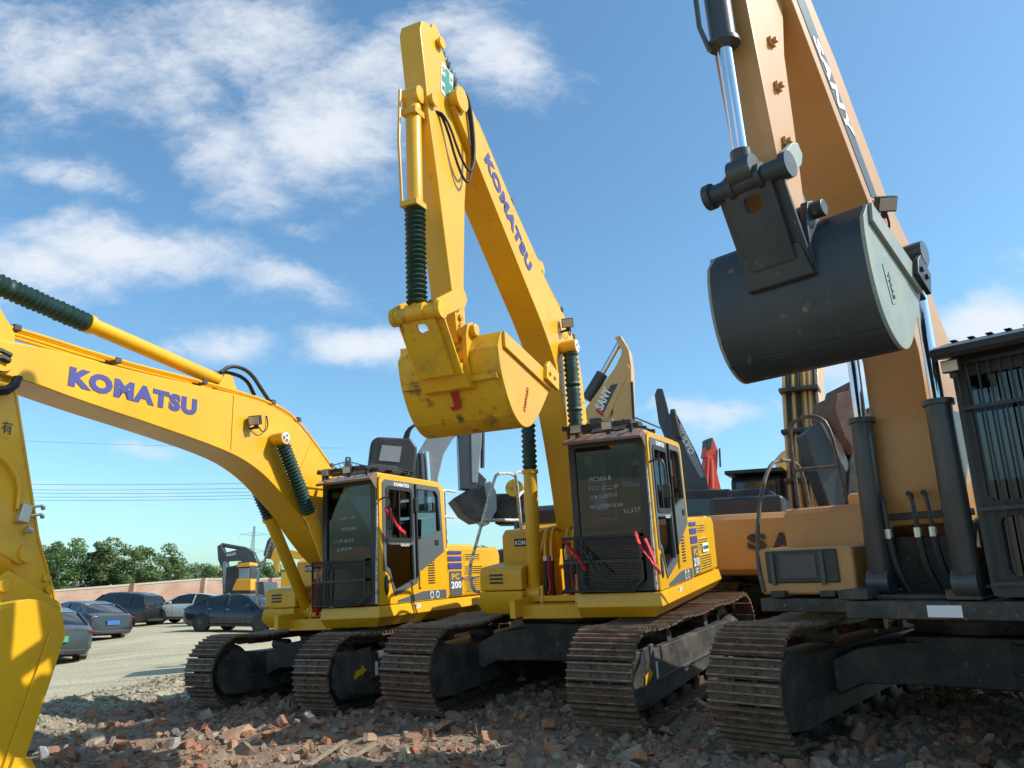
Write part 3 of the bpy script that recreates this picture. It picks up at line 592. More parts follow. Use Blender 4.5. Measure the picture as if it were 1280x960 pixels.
for pts in ([(1.62, .35, 1.84), (1.63, .48, 1.72), (1.64, .60, 1.52)], [(1.64, 1.18, 1.9), (1.65, 1.22, 1.75), (1.66, 1.33, 1.6), (1.66, 1.42, 1.45)], [(1.64, 1.28, 1.82), (1.62, 1.33, 1.68), (1.66, 1.38, 1.5)]): ribbon(TB, cabB, pts, .045)
mb = MB(TB); mb.bar((1.62, .5, 1.8), (1.62, .85, 1.45), .02, .02); mb.bar((1.62, .6, 1.7), (1.62, .7, 1.5), .03, .02); obj('wiper', mb, 'rub', cabB)

# ================================================================== MACHINE A: left
W1 = [('卡特 小松', .34, .70, 2.42, 'chalk'), ('动臂翻新', .30, .74, 2.30, 'chalk'), ('二手车辆', .42, .60, 2.14, 'chalk'), ('全部保养', .3, .66, 2.02, 'chalk'), ('Yc336', .22, .95, 2.0, 'chalkr')]
A, TA, boomA, cabA = yellow_excavator('excavator', 'yellow excavator on the left with its boom reaching out of the picture to the left', (-2.22, 12.186, -1.449), (-123.19, 2.75, 2.22), 8.08, 2.2, 2.04, .60, dict(
    model='200', seams=[((3.02, 3.25), (3.0, 3.95)), ((1.98, 2.74), (1.50, 3.56))], writing=W1, by=(-.23, .23),
    bottom=[(.38, 1.70), (.95, 1.82), (1.45, 2.22), (1.72, 2.5), (2.1, 2.78), (2.5, 3.04), (3.0, 3.22), (4.05, 3.38), (5.0, 3.50), (5.60, 3.60), (5.95, 3.62)],
    top=[(-.10, 1.8), (-.1, 2.1), (.35, 2.6), (.85, 3.06), (1.66, 3.72), (2.1, 3.90), (2.6, 3.98), (3.42, 3.97), (4.63, 3.95), (5.55, 3.97), (6.0, 3.92)],
    pins=[(.12, 1.92, .12), (5.88, 3.77, .14)],
    pipes=[[(.55, 2.95), (.95, 3.28), (1.68, 3.86), (2.2, 4.02), (3.4, 4.06), (4.6, 4.05), (5.7, 4.12), (6.1, 4.1)]],
    text=((5.20, 3.635), (3.58, 3.585)), th=.205, lamp=(2.72, 3.66), cylpin=(2.28, 3.48), cylsplit=.58,
    rails=[[(1.05, -.95, 1.29), (1.22, -.95, 1.31), (1.28, -.95, 1.67), (1.09, -.95, 2.0), (.93, -.95, 2.34), (.86, -.95, 2.42), (.2, -.95, 2.44), (.1, -.95, 2.36), (.08, -.95, 1.98)]]))
mb = MB(TA)
mb.prism([(5.70, 3.62), (5.32, 2.15), (5.10, 1.58), (5.08, 1.42), (5.22, 1.38), (5.34, 1.5), (5.75, 2.3), (6.22, 3.2), (6.42, 4.0), (6.4, 4.7), (6.25, 4.75), (5.72, 4.05)], -.17, .17)
armA = obj('arm', mb, 'yel', A, bevel=.014)
mb = MB(TA)
for p, q in (((5.70, 3.62), (5.32, 2.15)), ((5.32, 2.15), (5.10, 1.58))): mb.bar((p[0], .165, p[1]), (q[0], .165, q[1]), .02, .03, (0, 1, 0))
obj('arm_flange', mb, 'yel', armA)
mb = MB(TA)
for x, z, r in ((5.88, 3.77, .14), (5.46, 2.0, .08), (5.18, 1.48, .09)): mb = MB(TA); mb.lathe((x, -.26, z), (x, .26, z), [(0, r*.6), (0, r), (.05, r), (.05, r*.85), (.95, r*.85), (.95, r), (1, r), (1, r*.6)], 20); obj('pin', mb, 'yel', armA)
for x, z in ((5.22, 1.78), (5.19, 1.68)): mb = MB(TA); mb.cyl((x, .16, z), (x, .2, z), .035, 12); obj('plug', mb, 'yel2', armA)
mb = MB(TA); mb.obox((5.50, .21, 2.36), (1, 0, .2), (0, 1, 0), (-.2, 0, 1), .10, .08, .17); vb = obj('valve_block', mb, 'brass', armA, bevel=.01)
mb = MB(TA)
for z in (2.34, 2.42): mb.cyl((5.45, .22, z), (5.34, .22, z+.02), .013, 8); mb.cyl((5.34, .22, z), (5.32, .22, z), .022, 8)
mb.cyl((5.47, .22, 2.22), (5.42, .22, 2.2), .03, 10); obj('valve_fitting', mb, 'brass', vb)
mb = MB(TA); mb.tube(smooth_path([(5.56, .2, 2.4), (5.56, .21, 2.62), (5.66, .21, 2.78), (5.75, .21, 2.85)]), .018); obj('hydraulic_pipe', mb, 'yel', armA)
mb = MB(TA); mb.tube([(5.9+.2*math.cos(a*.52), .27, 3.62+.2*math.sin(a*.52)) for a in range(-6, 5)], .028); mb.tube([(5.9+.15*math.cos(a*.52), .3, 3.60+.15*math.sin(a*.52)) for a in range(-6, 5)], .028); obj('hose', mb, 'rub', armA)
mb = MB(TA); mb.text('有', (5.76, .174, 3.08), (-1, 0, 0), (0, 0, 1), .12, .10, .0, .002); obj('arm_lettering', mb, 'dk', armA)
for s in (1, -1):
    mb = MB(TA); y0 = s*.19; y1 = s*.235
    mb.prism([(5.40, 1.93), (5.40, 2.06), (5.52, 2.06), (5.95, 2.32), (6.02, 2.24), (5.96, 2.14), (5.50, 1.9)], min(y0, y1), max(y0, y1)); obj('side_link', mb, 'yel', armA, bevel=.01)
profA = [(5.22, 1.30), (5.26, 1.46), (5.55, 1.62), (5.85, 1.52), (6.12, 1.25), (6.26, .95), (6.26, .6), (6.12, .3), (5.9, .1), (5.60, -.05)]
bkA = plane_prof_bucket(TA, A, profA, .50, 'yel2', 'yel', None, None, None)
mb = MB(TA)
for y in (-.22, .22): mb.prism([(5.12, 1.42), (5.10, 1.55), (5.22, 1.62), (5.6, 1.85), (5.75, 1.75), (5.85, 1.5), (5.5, 1.35)], y-.025, y+.025)
mb.cyl((5.18, -.28, 1.48), (5.18, .3, 1.48), .06, 16); mb.cyl((5.65, -.28, 1.72), (5.65, .28, 1.72), .06, 16)
obj('bucket_ear', mb, 'yel', bkA, bevel=.01)
cylinder(TA, A, (2.95, 0, 4.16), (6.32, 0, 4.62), .085, .045, .575, 'arm_cylinder', boot=.095, n=24)
cylinder(TA, A, (6.42, 0, 4.15), (6.05, 0, 2.3), .075, .042, .5, 'bucket_cylinder', boot=.085)
for s in (-.1, .08):
    mb = MB(TA); mb.prism([(2.75, 3.95), (2.9, 4.25), (3.02, 4.25), (3.2, 3.95)], s-.015, s+.015); obj('cylinder_bracket', mb, 'yel', boomA)
hoselines(TA, boomA, [[(3.05, .05, 4.27), (2.9, .08, 4.40), (2.6, .1, 4.38), (2.35, .1, 4.15), (2.2, .1, 4.02)], [(3.1, -.05, 4.27), (2.85, -.02, 4.33), (2.55, 0, 4.30), (2.4, 0, 4.1)]], .026)
ribbon(TA, cabA, [(1.52, 1.50, 2.52), (1.5, 1.53, 2.42), (1.46, 1.5, 2.34)], .10); ribbon(TA, cabA, [(1.47, 1.52, 2.42), (1.36, 1.54, 2.28), (1.24, 1.56, 2.2), (1.18, 1.56, 2.18)], .045)
ribbon(TA, A, [(1.0, -.1, 1.66), (1.05, -.08, 1.4), (1.0, -.05, 1.15)], .05)

# ================================================================== MACHINE C: right, dark and ochre
C = thing('excavator', 'large ochre excavator on the right with a dark grey bucket hanging in the air', 'excavator', (4.607, 7.715, -1.212+CAMZ), (R(.57), R(3.28), R(-133.35)), 'dark ochre excavators')
make_undercarriage(C, 2.60, 2.48, .50, .66, 'chas', False)
TC = Matrix.Rotation(R(-3.12), 4, 'Z')
mb = MB(TC); mb.box(-2.0, 1.9, -.5, 1.5, 1.10, 1.24); mb.box(-2.0, 1.6, -1.45, -.5, 1.12, 1.24); mb.box(.3, 1.7, -.60, .5, 1.241, 1.28); obj('revolving_frame', mb, 'chas', C, bevel=.01)
mb = MB(TC); mb.box(1.902, 1.906, .15, .40, 1.12, 1.21); obj('sticker', mb, 'white', C)
mb = MB(TC); mb.prism([(.3, 1.27), (1.55, 1.27), (1.55, 1.70), (.3, 1.74)], -1.45, -.52); tb = obj('step_box', mb, 'ora', C, bevel=.03)
mb = MB(TC); mb.box(1.552, 1.575, -1.36, -.66, 1.38, 1.68); st = obj('step_panel', mb, 'dk', tb, bevel=.02)
mb = MB(TC); mb.box(1.576, 1.582, -1.22, -.86, 1.42, 1.64); mb.box(1.576, 1.59, -1.31, -1.27, 1.36, 1.66); mb.box(1.576, 1.59, -.82, -.78, 1.36, 1.66); obj('step_hinge', mb, 'char', st, bevel=.006)
mb = MB(TC); mb.box(1.56, 1.62, -1.32, -1.18, 1.26, 1.31); mb.box(1.56, 1.62, -.84, -.70, 1.26, 1.31); obj('step_bracket', mb, 'dk', tb)
mb = MB(TC); mb.prism([(-.6, 1.25), (.95, 1.25), (.95, 2.02), (.88, 2.10), (-.6, 2.14)], -1.45, -.53); obj('fuel_tank', mb, 'ora', C, bevel=.03)
mb = MB(TC); mb.prism([(-.6, 1.25), (-.6, 2.3), (-2.2, 2.3), (-2.4, 2.1), (-2.4, 1.25)], -1.4, 1.4); obj('engine_hood', mb, 'ora', C, bevel=.04)
mb = MB(TC); S = []
for z, sc in ((1.15, .97), (1.3, 1), (2.2, 1), (2.36, .96)):
    S.append([V((-2.3, -1.48*sc, z))]+[V((-2.4-.8*sc*math.cos(R(-90+180*k/14)), 1.48*sc*math.sin(R(-90+180*k/14)), z)) for k in range(15)]+[V((-2.3, 1.48*sc, z))])
mb.loft(S); obj('counterweight', mb, 'ora', C, bevel=.02)
# boom, arm, bucket
mb = MB(TC)
mb.prism([(1.30, 1.85), (1.40, 2.1), (1.38, 2.75), (1.36, 3.36), (1.62, 4.05), (2.11, 4.78), (3.05, 6.22), (3.6, 7.1), (3.35, 7.3), (2.72, 6.55), (2.21, 5.92), (1.52, 4.86), (.82, 4.22), (.40, 3.6), (.15, 2.6), (.0, 1.9), (.3, 1.7)], -.25, .25)
boomC = obj('boom', mb, 'ora', C, bevel=.014)
mb = MB(TC); mb.plate([(0, 0), (-1.9, 0), (-1.96, .14), (0, .19)], [], (2.95, .253, 6.28), V((3.05-2.11, 0, 6.22-4.78)), V((-1.44, 0, .94)), .004)
dc = obj('side_decal', mb, 'char', boomC)
mb = MB(TC); mb.plate([(-1.93, 0), (-2.25, 0), (-2.30, .14), (-1.99, .14)], [], (2.95, .253, 6.28), V((3.05-2.11, 0, 6.22-4.78)), V((-1.44, 0, .94)), .004); obj('red_band', mb, 'redl', boomC)
X = V((-.94, 0, -1.44)).normalized(); Y = V((0, 1, 0)).cross(X)
mb = MB(TC); mb.text('SANY', V((2.70, .258, 5.93))+Y*(-.0), X, Y, .13, .95, .045, .004, .2); obj('lettering', mb, 'white', dc)
mb = MB(TC); mb.prism([(3.34, 7.0), (3.68, 6.0), (3.55, 4.9), (3.44, 4.13), (3.36, 3.98), (3.20, 3.98), (3.14, 4.2), (3.12, 4.7), (3.10, 5.6), (2.95, 6.3), (3.0, 7.0)], -.17, .17); armC = obj('arm', mb, 'ora', C, bevel=.014)
mb = MB(TC)
for z in (5.6, 5.2, 4.72): mb = MB(TC); mb.box(3.30, 3.38, .17, .20, z-.035, z+.035); mb.box(3.32, 3.36, .20, .23, z-.02, z+.02); obj('pipe_lug', mb, 'ora', armC, bevel=.005)
cylinder(TC, C, (3.82, 0, 6.5), (3.72, 0, 4.42), .10, .058, .50, 'bucket_cylinder', barrel='char', rod='chr')
mb = MB(TC); mb.tube([(3.95, -.1, 6.4), (3.93, -.1, 5.6), (3.85, -.08, 5.42)], .02); obj('cylinder_pipe', mb, 'char', armC)
for s in (1, -1):
    mb = MB(TC); y0, y1 = sorted((s*.20, s*.255))
    mb.prism([(3.30, 4.70), (3.40, 4.66), (3.68, 4.42), (3.70, 4.30), (3.60, 4.26), (3.28, 4.52), (3.24, 4.62)], y0, y1); obj('side_link', mb, 'bkts', armC, bevel=.01)
mb = MB(TC); mb.lathe((3.68, -.34, 4.35), (3.68, .34, 4.35), [(0, .085), (0, .10), (.08, .10), (.08, .075), (.3, .075), (.3, .10), (.36, .10), (.36, .085), (.64, .085), (.64, .10), (.7, .10), (.7, .075), (.92, .075), (.92, .10), (1, .10), (1, .085)], 20); obj('link_pin', mb, 'bkt', armC)
mb = MB(TC); d = V((3.36-3.70, 0, 3.66-4.35)).normalized()
mb.plate([(-.19, .02), (.19, .02), (.17, -.66), (-.17, -.66)], [rrect(-.06, .08, -.24, -.12, .04)], (3.71, 0, 4.35), (0, 1, 0), -d, .05)
for s in (-.18, .18): mb.bar(V((3.66, s, 4.34)), V((3.66, s, 4.34))+d*.72, .04, .16, (0, 1, 0))
obj('h_link', mb, 'bkt', armC, bevel=.01)
profC = [(3.18, 4.08), (3.30, 3.95), (3.33, 3.78), (3.31, 3.5), (3.23, 3.25), (3.08, 3.08), (2.90, 3.02), (2.74, 3.10), (2.60, 3.26), (2.42, 3.48), (2.28, 3.68)]
bkC = plane_prof_bucket(TC, C, profC, .62, 'bkt', 'bkts', None, None, None, tmat='dk')
mb = MB(TC)
for y in (-.24, .24): mb.prism([(3.14, 4.16), (3.22, 4.24), (3.32, 4.20), (3.38, 4.02), (3.38, 3.80), (3.3, 3.6), (3.16, 3.95)], y-.03, y+.03)
mb.cyl((3.25, -.3, 4.14), (3.25, .36, 4.14), .065, 16); mb.loft([[V((3.46, -.22, 3.86)), V((3.46, .22, 3.86)), V((3.2, .22, 3.9)), V((3.2, -.22, 3.9))], [V((3.38, -.26, 3.62)), V((3.38, .26, 3.62)), V((3.2, .26, 3.6)), V((3.2, -.26, 3.6))]]); obj('bucket_ear', mb, 'bkt', bkC, bevel=.01)
mb = MB(TC); mb.plate([(0, 0), (.30, 0), (.30, .09), (0, .09)], [], (3.02, .638, 3.35), (.25, 0, .97), (-.97, 0, .25), .004); tg = obj('bucket_label', mb, 'bkts', bkC)
mb = MB(TC); mb.text('SANY', (3.0, .642, 3.39), (.25, 0, .97), (-.97, 0, .25), .045, .2, .02, .003); obj('label_lettering', mb, 'dk', tg)
worklamp(TC, boomC, (2.05, .40, 4.52), (.6, .6, -.5), .13)
hoselines(TC, boomC, [[(2.0, .38, 4.45), (1.9, .36, 4.35), (1.95, .28, 4.25), (1.8, .27, 4.15)]], .01)
for s in (.46, -.30): cylinder(TC, C, (1.85 if s > 0 else 1.56, s, 1.38), (1.76 if s > 0 else 1.40, s, 4.1), .10, .052, .53, 'boom_cylinder', barrel='char', rod='chr')
mb = MB(TC); mb.cyl((1.60, -.4, 4.1), (1.60, .5, 4.1), .08, 16); obj('cylinder_pin', mb, 'dk', boomC)
mb = MB(TC); mb.box(1.2, 1.35, -.42, .42, 1.9, 1.96); mb.box(1.3, 1.9, -.55, -.3, 1.25, 1.33); mb.box(1.3, 1.9, .3, .55, 1.25, 1.33); mb.prism([(.3, 1.3), (1.2, 1.3), (1.3, 1.8), (.3, 2.0)], -.36, -.32); mb.prism([(.3, 1.3), (1.2, 1.3), (1.3, 1.8), (.3, 2.0)], .32, .36); mb.box(1.0, 1.12, -.3, .3, 1.25, 1.75); obj('valve_plate', mb, 'chas', C, bevel=.01)
for yy in (-.30, -.18, .06, .18):
    mb = MB(TC); mb.tube(smooth_path([(1.25, yy-.08, 2.08), (1.5, yy-.06, 2.12), (1.56, yy, 2.1), (1.56, yy, 1.78)]), .02); obj('hose_pipe', mb, 'dk', C)
    mb = MB(TC); mb.tube(smooth_path([(1.56, yy, 1.78), (1.56, yy+.02, 1.5), (1.5, yy+.08, 1.3)]), .03); h = obj('hose', mb, 'rub', C)
    mb = MB(TC); mb.cyl((1.56, yy, 1.74), (1.56, yy, 1.82), .032, 8); obj('hose_fitting', mb, 'brass', h)
for ln in ([(1.56, -1.42, 1.30), (1.56, -1.46, 1.6), (1.4, -1.44, 2.2), (1.15, -1.42, 2.55), (.95, -1.4, 2.62), (.6, -1.4, 2.62), (.45, -1.4, 2.5), (.4, -1.4, 2.12)],
           [(.85, -1.3, 2.12), (.85, -1.3, 2.9), (.85, -1.25, 3.02), (.85, -1.0, 3.05), (.85, -.85, 2.9), (.85, -.8, 2.12)], [(.85, -1.3, 2.5), (.85, -.82, 2.48)]):
    mb = MB(TC); mb.tube(smooth_path(ln), .021); obj('handrail', mb, 'darktube', C)
# dark cab behind guard bars
mb = MB(TC)
y0, y1, xf, xr, zb, zt = .62, 1.6, 1.85, .0, 1.27, 3.08
mb.plate(rrect(y0, y1, zb, zt, .06), [rrect(y0+.09, y1-.09, 1.98, zt-.12, .05), rrect(y0+.14, y1-.14, zb+.14, 1.86, .06)], (xf, 0, 0), (0, 1, 0), (0, 0, 1), .06)
for y in (y0+.02, y1-.02): mb.plate([(-xf, zb), (-xf, zt), (-xr, zt), (-xr, zb)], [[(-xf+.1, 1.95), (-xf+.1, zt-.12), (-xr-.15, zt-.12), (-xr-.15, 1.95)]], (0, y, 0), (-1, 0, 0), (0, 0, 1), .04)
mb.box(xr, xr+.05, y0+.04, y1-.04, zb, 2.1); mb.box(xr, xf, y0, y1, zt, zt+.06); mb.box(xr, xf-.05, y0+.05, y1-.05, zb, zb+.05)
cabC = obj('cab', mb, 'dk', C, bevel=.012)
mb = MB(TC); mb.plate(rrect(y0+.08, y1-.08, 1.97, zt-.11, .05), [], (xf-.02, 0, 0), (0, 1, 0), (0, 0, 1), .006); obj('windshield', mb, 'wglass', cabC)
mb = MB(TC); mb.plate(rrect(y0+.13, y1-.13, zb+.13, 1.87, .06), [], (xf-.02, 0, 0), (0, 1, 0), (0, 0, 1), .006); obj('lower_windshield', mb, 'wglass', cabC)
mb = MB(TC); xg = xf+.08
for k in range(13): y = y0+.05+k*(y1-y0-.1)/12; mb.cyl((xg, y, zb+.1), (xg, y, zt-.02), .008, 6)
for z in (zb+.1, 1.92, 2.7, zt-.02): mb.bar((xg+.01, y0+.02, z), (xg+.01, y1-.02, z), .03, .03)
obj('guard_bars', mb, 'dk', cabC)
mb = MB(TC); mb.prism([(xf-.1, zt+.07), (xf+.3, zt+.0), (xf+.34, zt+.03), (xf+.32, zt+.08), (xf-.1, zt+.2), (xr, zt+.2), (xr, zt+.07)], y0-.05, y1+.05)
for k in range(8): mb.box(xr+.1, xf-.05, y0+k*.13, y0+k*.13+.05, zt+.201, zt+.212)
obj('roof_guard', mb, 'dk', cabC, bevel=.01)
worklamp(TC, cabC, (xf+.24, y0+.06, zt-.06), (1, 0, -.1), .10); worklamp(TC, cabC, (xf+.24, y1-.16, zt-.06), (1, 0, -.1), .10)
mb = MB(TC); mb.box(.3, .8, .75, 1.25, 1.6, 1.78); mb.prism([(.2, 1.75), (.4, 1.75), (.3, 2.5), (.15, 2.5)], .77, 1.22); mb.box(.2, .32, .88, 1.1, 2.52, 2.72); obj('seat', mb, 'seat', cabC, bevel=.02)

# ================================================================== excavators further back
def back_machine(label, name_cat, plane, group, boom=None, arm=None, bmat='tan', amat=None, bw=.35, extra=None, body=None, cabm='dk'):
    """plane = (distance of the boom plane, turn of the plane in degrees); outlines are given as the directions they are seen in"""
    Y, turn = plane; u0 = plane_u = boom[0][0]
    o = pix(boom[0][0], boom[0][1], Y=Y); root = thing('excavator', label, 'excavator', (o.x, o.y, ground_z(o.x, o.y)), (0, 0, R(turn)), group)
    inv = root.matrix_basis.inverted() if False else Matrix.Rotation(-R(turn), 4, 'Z') @ Matrix.Translation(-V(root.location))
    nrm = Matrix.Rotation(R(turn), 4, 'Z') @ V((0, 1, 0))
    def to2(u, v):
        d = pix(u, v, t=1)-V((0, 0, CAMZ)); s = (o-V((0, 0, CAMZ))).dot(nrm)/d.dot(nrm); p = inv @ (V((0, 0, CAMZ))+d*s); return (p.x, p.z)
    return root, to2
def poly_part(root, to2, name, pts, w, mat, bevel=.02, yoff=0, parent=None):
    mb = MB(); mb.prism([to2(*p) for p in pts], yoff-w/2, yoff+w/2); return obj(name, mb, mat, parent or root, bevel=bevel)
def rod_part(root, to2, name, a, b, r, mat, yoff=0, parent=None):
    mb = MB(); p, q = to2(*a), to2(*b); mb.cyl((p[0], yoff, p[1]), (q[0], yoff, q[1]), r, 12); return obj(name, mb, mat, parent or root)
def simple_base(root, x, mat, bodymat, L=4.2, rot=0, z0=0, cabside=1, hood=True, cab=True, glassm='cglass'):
    M = Matrix.Translation((x[0], x[1], z0)) @ Matrix.Rotation(R(rot), 4, 'Z')
    for s in (-1, 1):
        mb = MB(M); S = []
        pr = [(-L/2, .45), (-L/2+.15, .12), (-L/2+.5, 0), (L/2-.5, 0), (L/2-.15, .12), (L/2, .45), (L/2-.15, .78), (L/2-.5, .9), (-L/2+.5, .9), (-L/2+.15, .78)]
        mb.prism(pr, s*1.2-.3, s*1.2+.3); t = obj('track', mb, 'rust', root, bevel=.02)
        mb = MB(M)
        for k in range(22): xx = -L/2+.5+k*(L-1)/21; mb.box(xx-.02, xx+.02, s*1.2-.31, s*1.2+.31, -.02, .93)
        obj('track_shoes', mb, 'rust', t)
    mb = MB(M); mb.box(-1, 1, -.9, .9, .4, .8); mb.cyl((0, 0, .8), (0, 0, 1.05), .65, 20); obj('undercarriage', mb, 'dk', root)
    mb = MB(M); mb.box(-2.1, 1.5, -1.36, 1.36, 1.05, 1.28); mb.box(.1, 1.45, -1.34*cabside-.0 if cabside > 0 else .4, -.4*cabside if cabside > 0 else 1.34, 1.28, 1.7); mb.box(-2.0, .1, -1.34, 1.34, 1.28, 2.1); obj('body', mb, bodymat, root, bevel=.04)
    mb = MB(M); S = []
    for z, sc in ((1.1, .96), (1.2, 1), (1.95, 1), (2.1, .95)): S.append([V((-2.0, -1.36*sc, z))]+[V((-2.05-.75*sc*math.cos(R(-90+180*k/10)), 1.36*sc*math.sin(R(-90+180*k/10)), z)) for k in range(11)]+[V((-2.0, 1.36*sc, z))])
    mb.loft(S); cw = obj('counterweight', mb, mat, root, bevel=.03)
    if cab:
        y0, y1 = (.4, 1.36) if cabside > 0 else (-1.36, -.4)
        mb = MB(M); mb.prism([(1.5, 1.28), (1.42, 2.9), (1.3, 3.0), (-.1, 3.0), (-.2, 2.9), (-.25, 1.28)], y0, y1); c = obj('cab', mb, 'dk' if mat != 'yel' else 'yel', root, bevel=.04)
        mb = MB(M); mb.prism([(1.33, 1.9), (1.28, 2.82), (.05, 2.82), (.0, 1.9)], y0-.006, y1+.006); mb.prism([(y0+.08, 1.6), (y1-.08, 1.6), (y1-.1, 2.82), (y0+.1, 2.82)], 1.3, 1.50, 'x'); obj('window', mb, glassm, c)
    return cw

# ---------------------------------------------------------------- ground heights
def fr_of(pos, ang):
    M = Matrix.Rotation(R(ang[0]), 3, 'Z') @ Matrix.Rotation(R(ang[1]), 3, 'Y') @ Matrix.Rotation(R(ang[2]), 3, 'X')
    n = M @ V((0, 0, 1)); return V((pos[0], pos[1], pos[2]+CAMZ)), n
PL = [fr_of((1.02, 10.299, -1.166), (-121.65, 5.25, .72)), fr_of((-2.22, 12.186, -1.449), (-123.19, 2.75, 2.22)), fr_of((4.607, 7.715, -1.212), (-133.35, 3.28, .57))]
def sstep(a, b, x): t = max(0, min(1, (x-a)/(b-a))); return t*t*(3-2*t)
def ground_z(x, y, rough=False):
    sw = .02; s = 0
    for p, n in PL:
        d2 = (x-p.x)**2+(y-p.y)**2; w = math.exp(-d2/7.0); z = p.z-(n.x*(x-p.x)+n.y*(y-p.y))/n.z
        z = max(-.1, min(z, 1.0)); s += w*z; sw += w
    z = s/sw
    bg = .55*sstep(0, 5, x)*sstep(11, 15, y)*(1-sstep(40, 80, y))
    z = max(z, bg) if x > 1 else z
    z *= sstep(-6.6, -4.2, x+.12*(12-y)) if y < 40 else 1
    if y > 8 and x < 0: z -= .36*sstep(.38, .62, -x/y)*sstep(10, 20, y)
    return z
def rub_mask(x, y):
    edge = -5.6+.35*mn.noise(V((x*.7, y*.7, 0)))
    return sstep(edge-.25, edge+.25, x+.05*(y-9))*(1-sstep(13.6, 14.8, y-.35*x+.6*mn.noise(V((x*.5, y*.5, 3)))))

# grey machine behind the left one
r5, t5 = back_machine('light grey excavator arching its boom behind the left yellow cab', None, (17.5, 12), 'excavators in the rear rows', boom=[(530, 640)])
b5 = poly_part(r5, t5, 'boom', [(512, 640), (513, 600), (520, 570), (535, 545), (556, 528), (580, 512), (600, 505), (603, 515), (590, 528), (566, 548), (553, 570), (546, 600), (545, 640)], .45, 'sil')
rod_part(r5, t5, 'boom_cylinder', (536, 640), (531, 568), .08, 'chr', -.3); rod_part(r5, t5, 'boom_cylinder', (528, 640), (524, 570), .09, 'char', -.3)
for k in range(3):
    mb = MB(); pp = [t5(*p) for p in ((512-k*2, 620), (510-k*3, 580), (509-k*2, 545-k*3), (516+k*3, 532-k*2), (528, 533-k*3))]; mb.tube(smooth_path([(x, -.1+.1*k, z) for x, z in pp]), .03); obj('hose', mb, 'rub', b5)
a5 = poly_part(r5, t5, 'arm', [(572, 500), (603, 500), (600, 560), (595, 614), (574, 612), (572, 560)], .36, 'char')  # grey arm; the shade of its left face is put in as charcoal
poly_part(r5, t5, 'arm_side', [(586, 500), (603, 500), (600, 560), (595, 605), (588, 605)], .40, 'sil', parent=a5)  # lit right face of the arm, its brightness put into the silver colour
rod_part(r5, t5, 'bucket_cylinder', (604, 505), (603, 585), .05, 'char', 0)
poly_part(r5, t5, 'link', [(588, 588), (594, 586), (607, 600), (604, 612), (598, 612)], .3, 'char', parent=a5)
bk = poly_part(r5, t5, 'bucket', [(563, 626), (578, 617), (600, 610), (606, 608), (612, 620), (612, 638), (603, 652), (590, 654), (576, 645)], 1.0, 'chas')  # shaded inside of the bucket put in as a darker colour
poly_part(r5, t5, 'side_plate', [(600, 608), (608, 605), (615, 618), (616, 640), (606, 658), (598, 650), (604, 630)], 1.06, 'sil', parent=bk)  # sunlit side plate, the light on it painted in as silver
M5 = t5(530, 700); simple_base(r5, (M5[0]+1.0, 0), 'sil', 'char', rot=0, z0=0, cab=False)
mb = MB(); p = [t5(*q) for q in ((457, 600), (461, 566), (468, 560), (508, 562), (515, 572), (512, 602))]; mb.prism([(x, z) for x, z in p], -1.4, -.4); c5 = obj('cab', mb, 'dk', r5, bevel=.06)
mb = MB(); p = [t5(*q) for q in ((470, 588), (474, 570), (497, 572), (494, 590))]; mb.prism(p, -1.41, -1.3); obj('window', mb, 'sil', c5)
mb = MB(); mb.box(t5(500, 600)[0]-.6, t5(500, 600)[0]+2.5, -1.4, 1.4, 1.2, 2.3); obj('engine_hood', mb, 'char', r5, bevel=.05)

# tan machine: only its raised boom shows behind the centre cab
r6, t6 = back_machine('tan excavator showing its folded boom above the centre cab', None, (17, -20), 'excavators in the rear rows', boom=[(745, 600)])
b6 = poly_part(r6, t6, 'boom', [(722, 620), (732, 530), (735, 512), (771, 462), (778, 447), (790, 462), (784, 478), (758, 535), (752, 600), (752, 620)], .4, 'tan')
a6 = poly_part(r6, t6, 'arm', [(770, 424), (778, 422), (788, 440), (791, 460), (793, 550), (791, 600), (770, 600), (768, 500), (775, 470), (779, 440)], .36, 'tan')
rod_part(r6, t6, 'arm_cylinder', (733, 500), (753, 467), .14, 'char', -.0); rod_part(r6, t6, 'arm_rod', (753, 467), (775, 428), .07, 'chr', 0)
rod_part(r6, t6, 'hose', (792, 480), (796, 560), .03, 'rub', -.2)
mb = MB(); dpl = [t6(*q) for q in ((750, 512), (757, 519), (775, 482), (766, 484))]; mb.prism(dpl, -.204, -.2); dd = obj('side_decal', mb, 'char', b6)
p0 = t6(756, 516); p1 = t6(768, 489); X = V((p1[0]-p0[0], 0, p1[1]-p0[1])); mb = MB(); mb.text('SANY', (p0[0], -.208, p0[1]), X, V((0, -1, 0)).cross(X), .22, X.length, .04, .004, .2); obj('lettering', mb, 'white', dd)
mb = MB(); dpl = [t6(*q) for q in ((749, 513), (757, 520), (756, 523), (747, 516))]; mb.prism(dpl, -.206, -.2); obj('red_band', mb, 'redl', b6)
mb = MB(); q = t6(748, 532); mb.box(q[0]-.12, q[0]+.12, -.35, -.2, q[1]-.1, q[1]+.1); obj('work_lamp', mb, 'dk', b6)
simple_base(r6, (0, 0), 'tan', 'tan', rot=180)

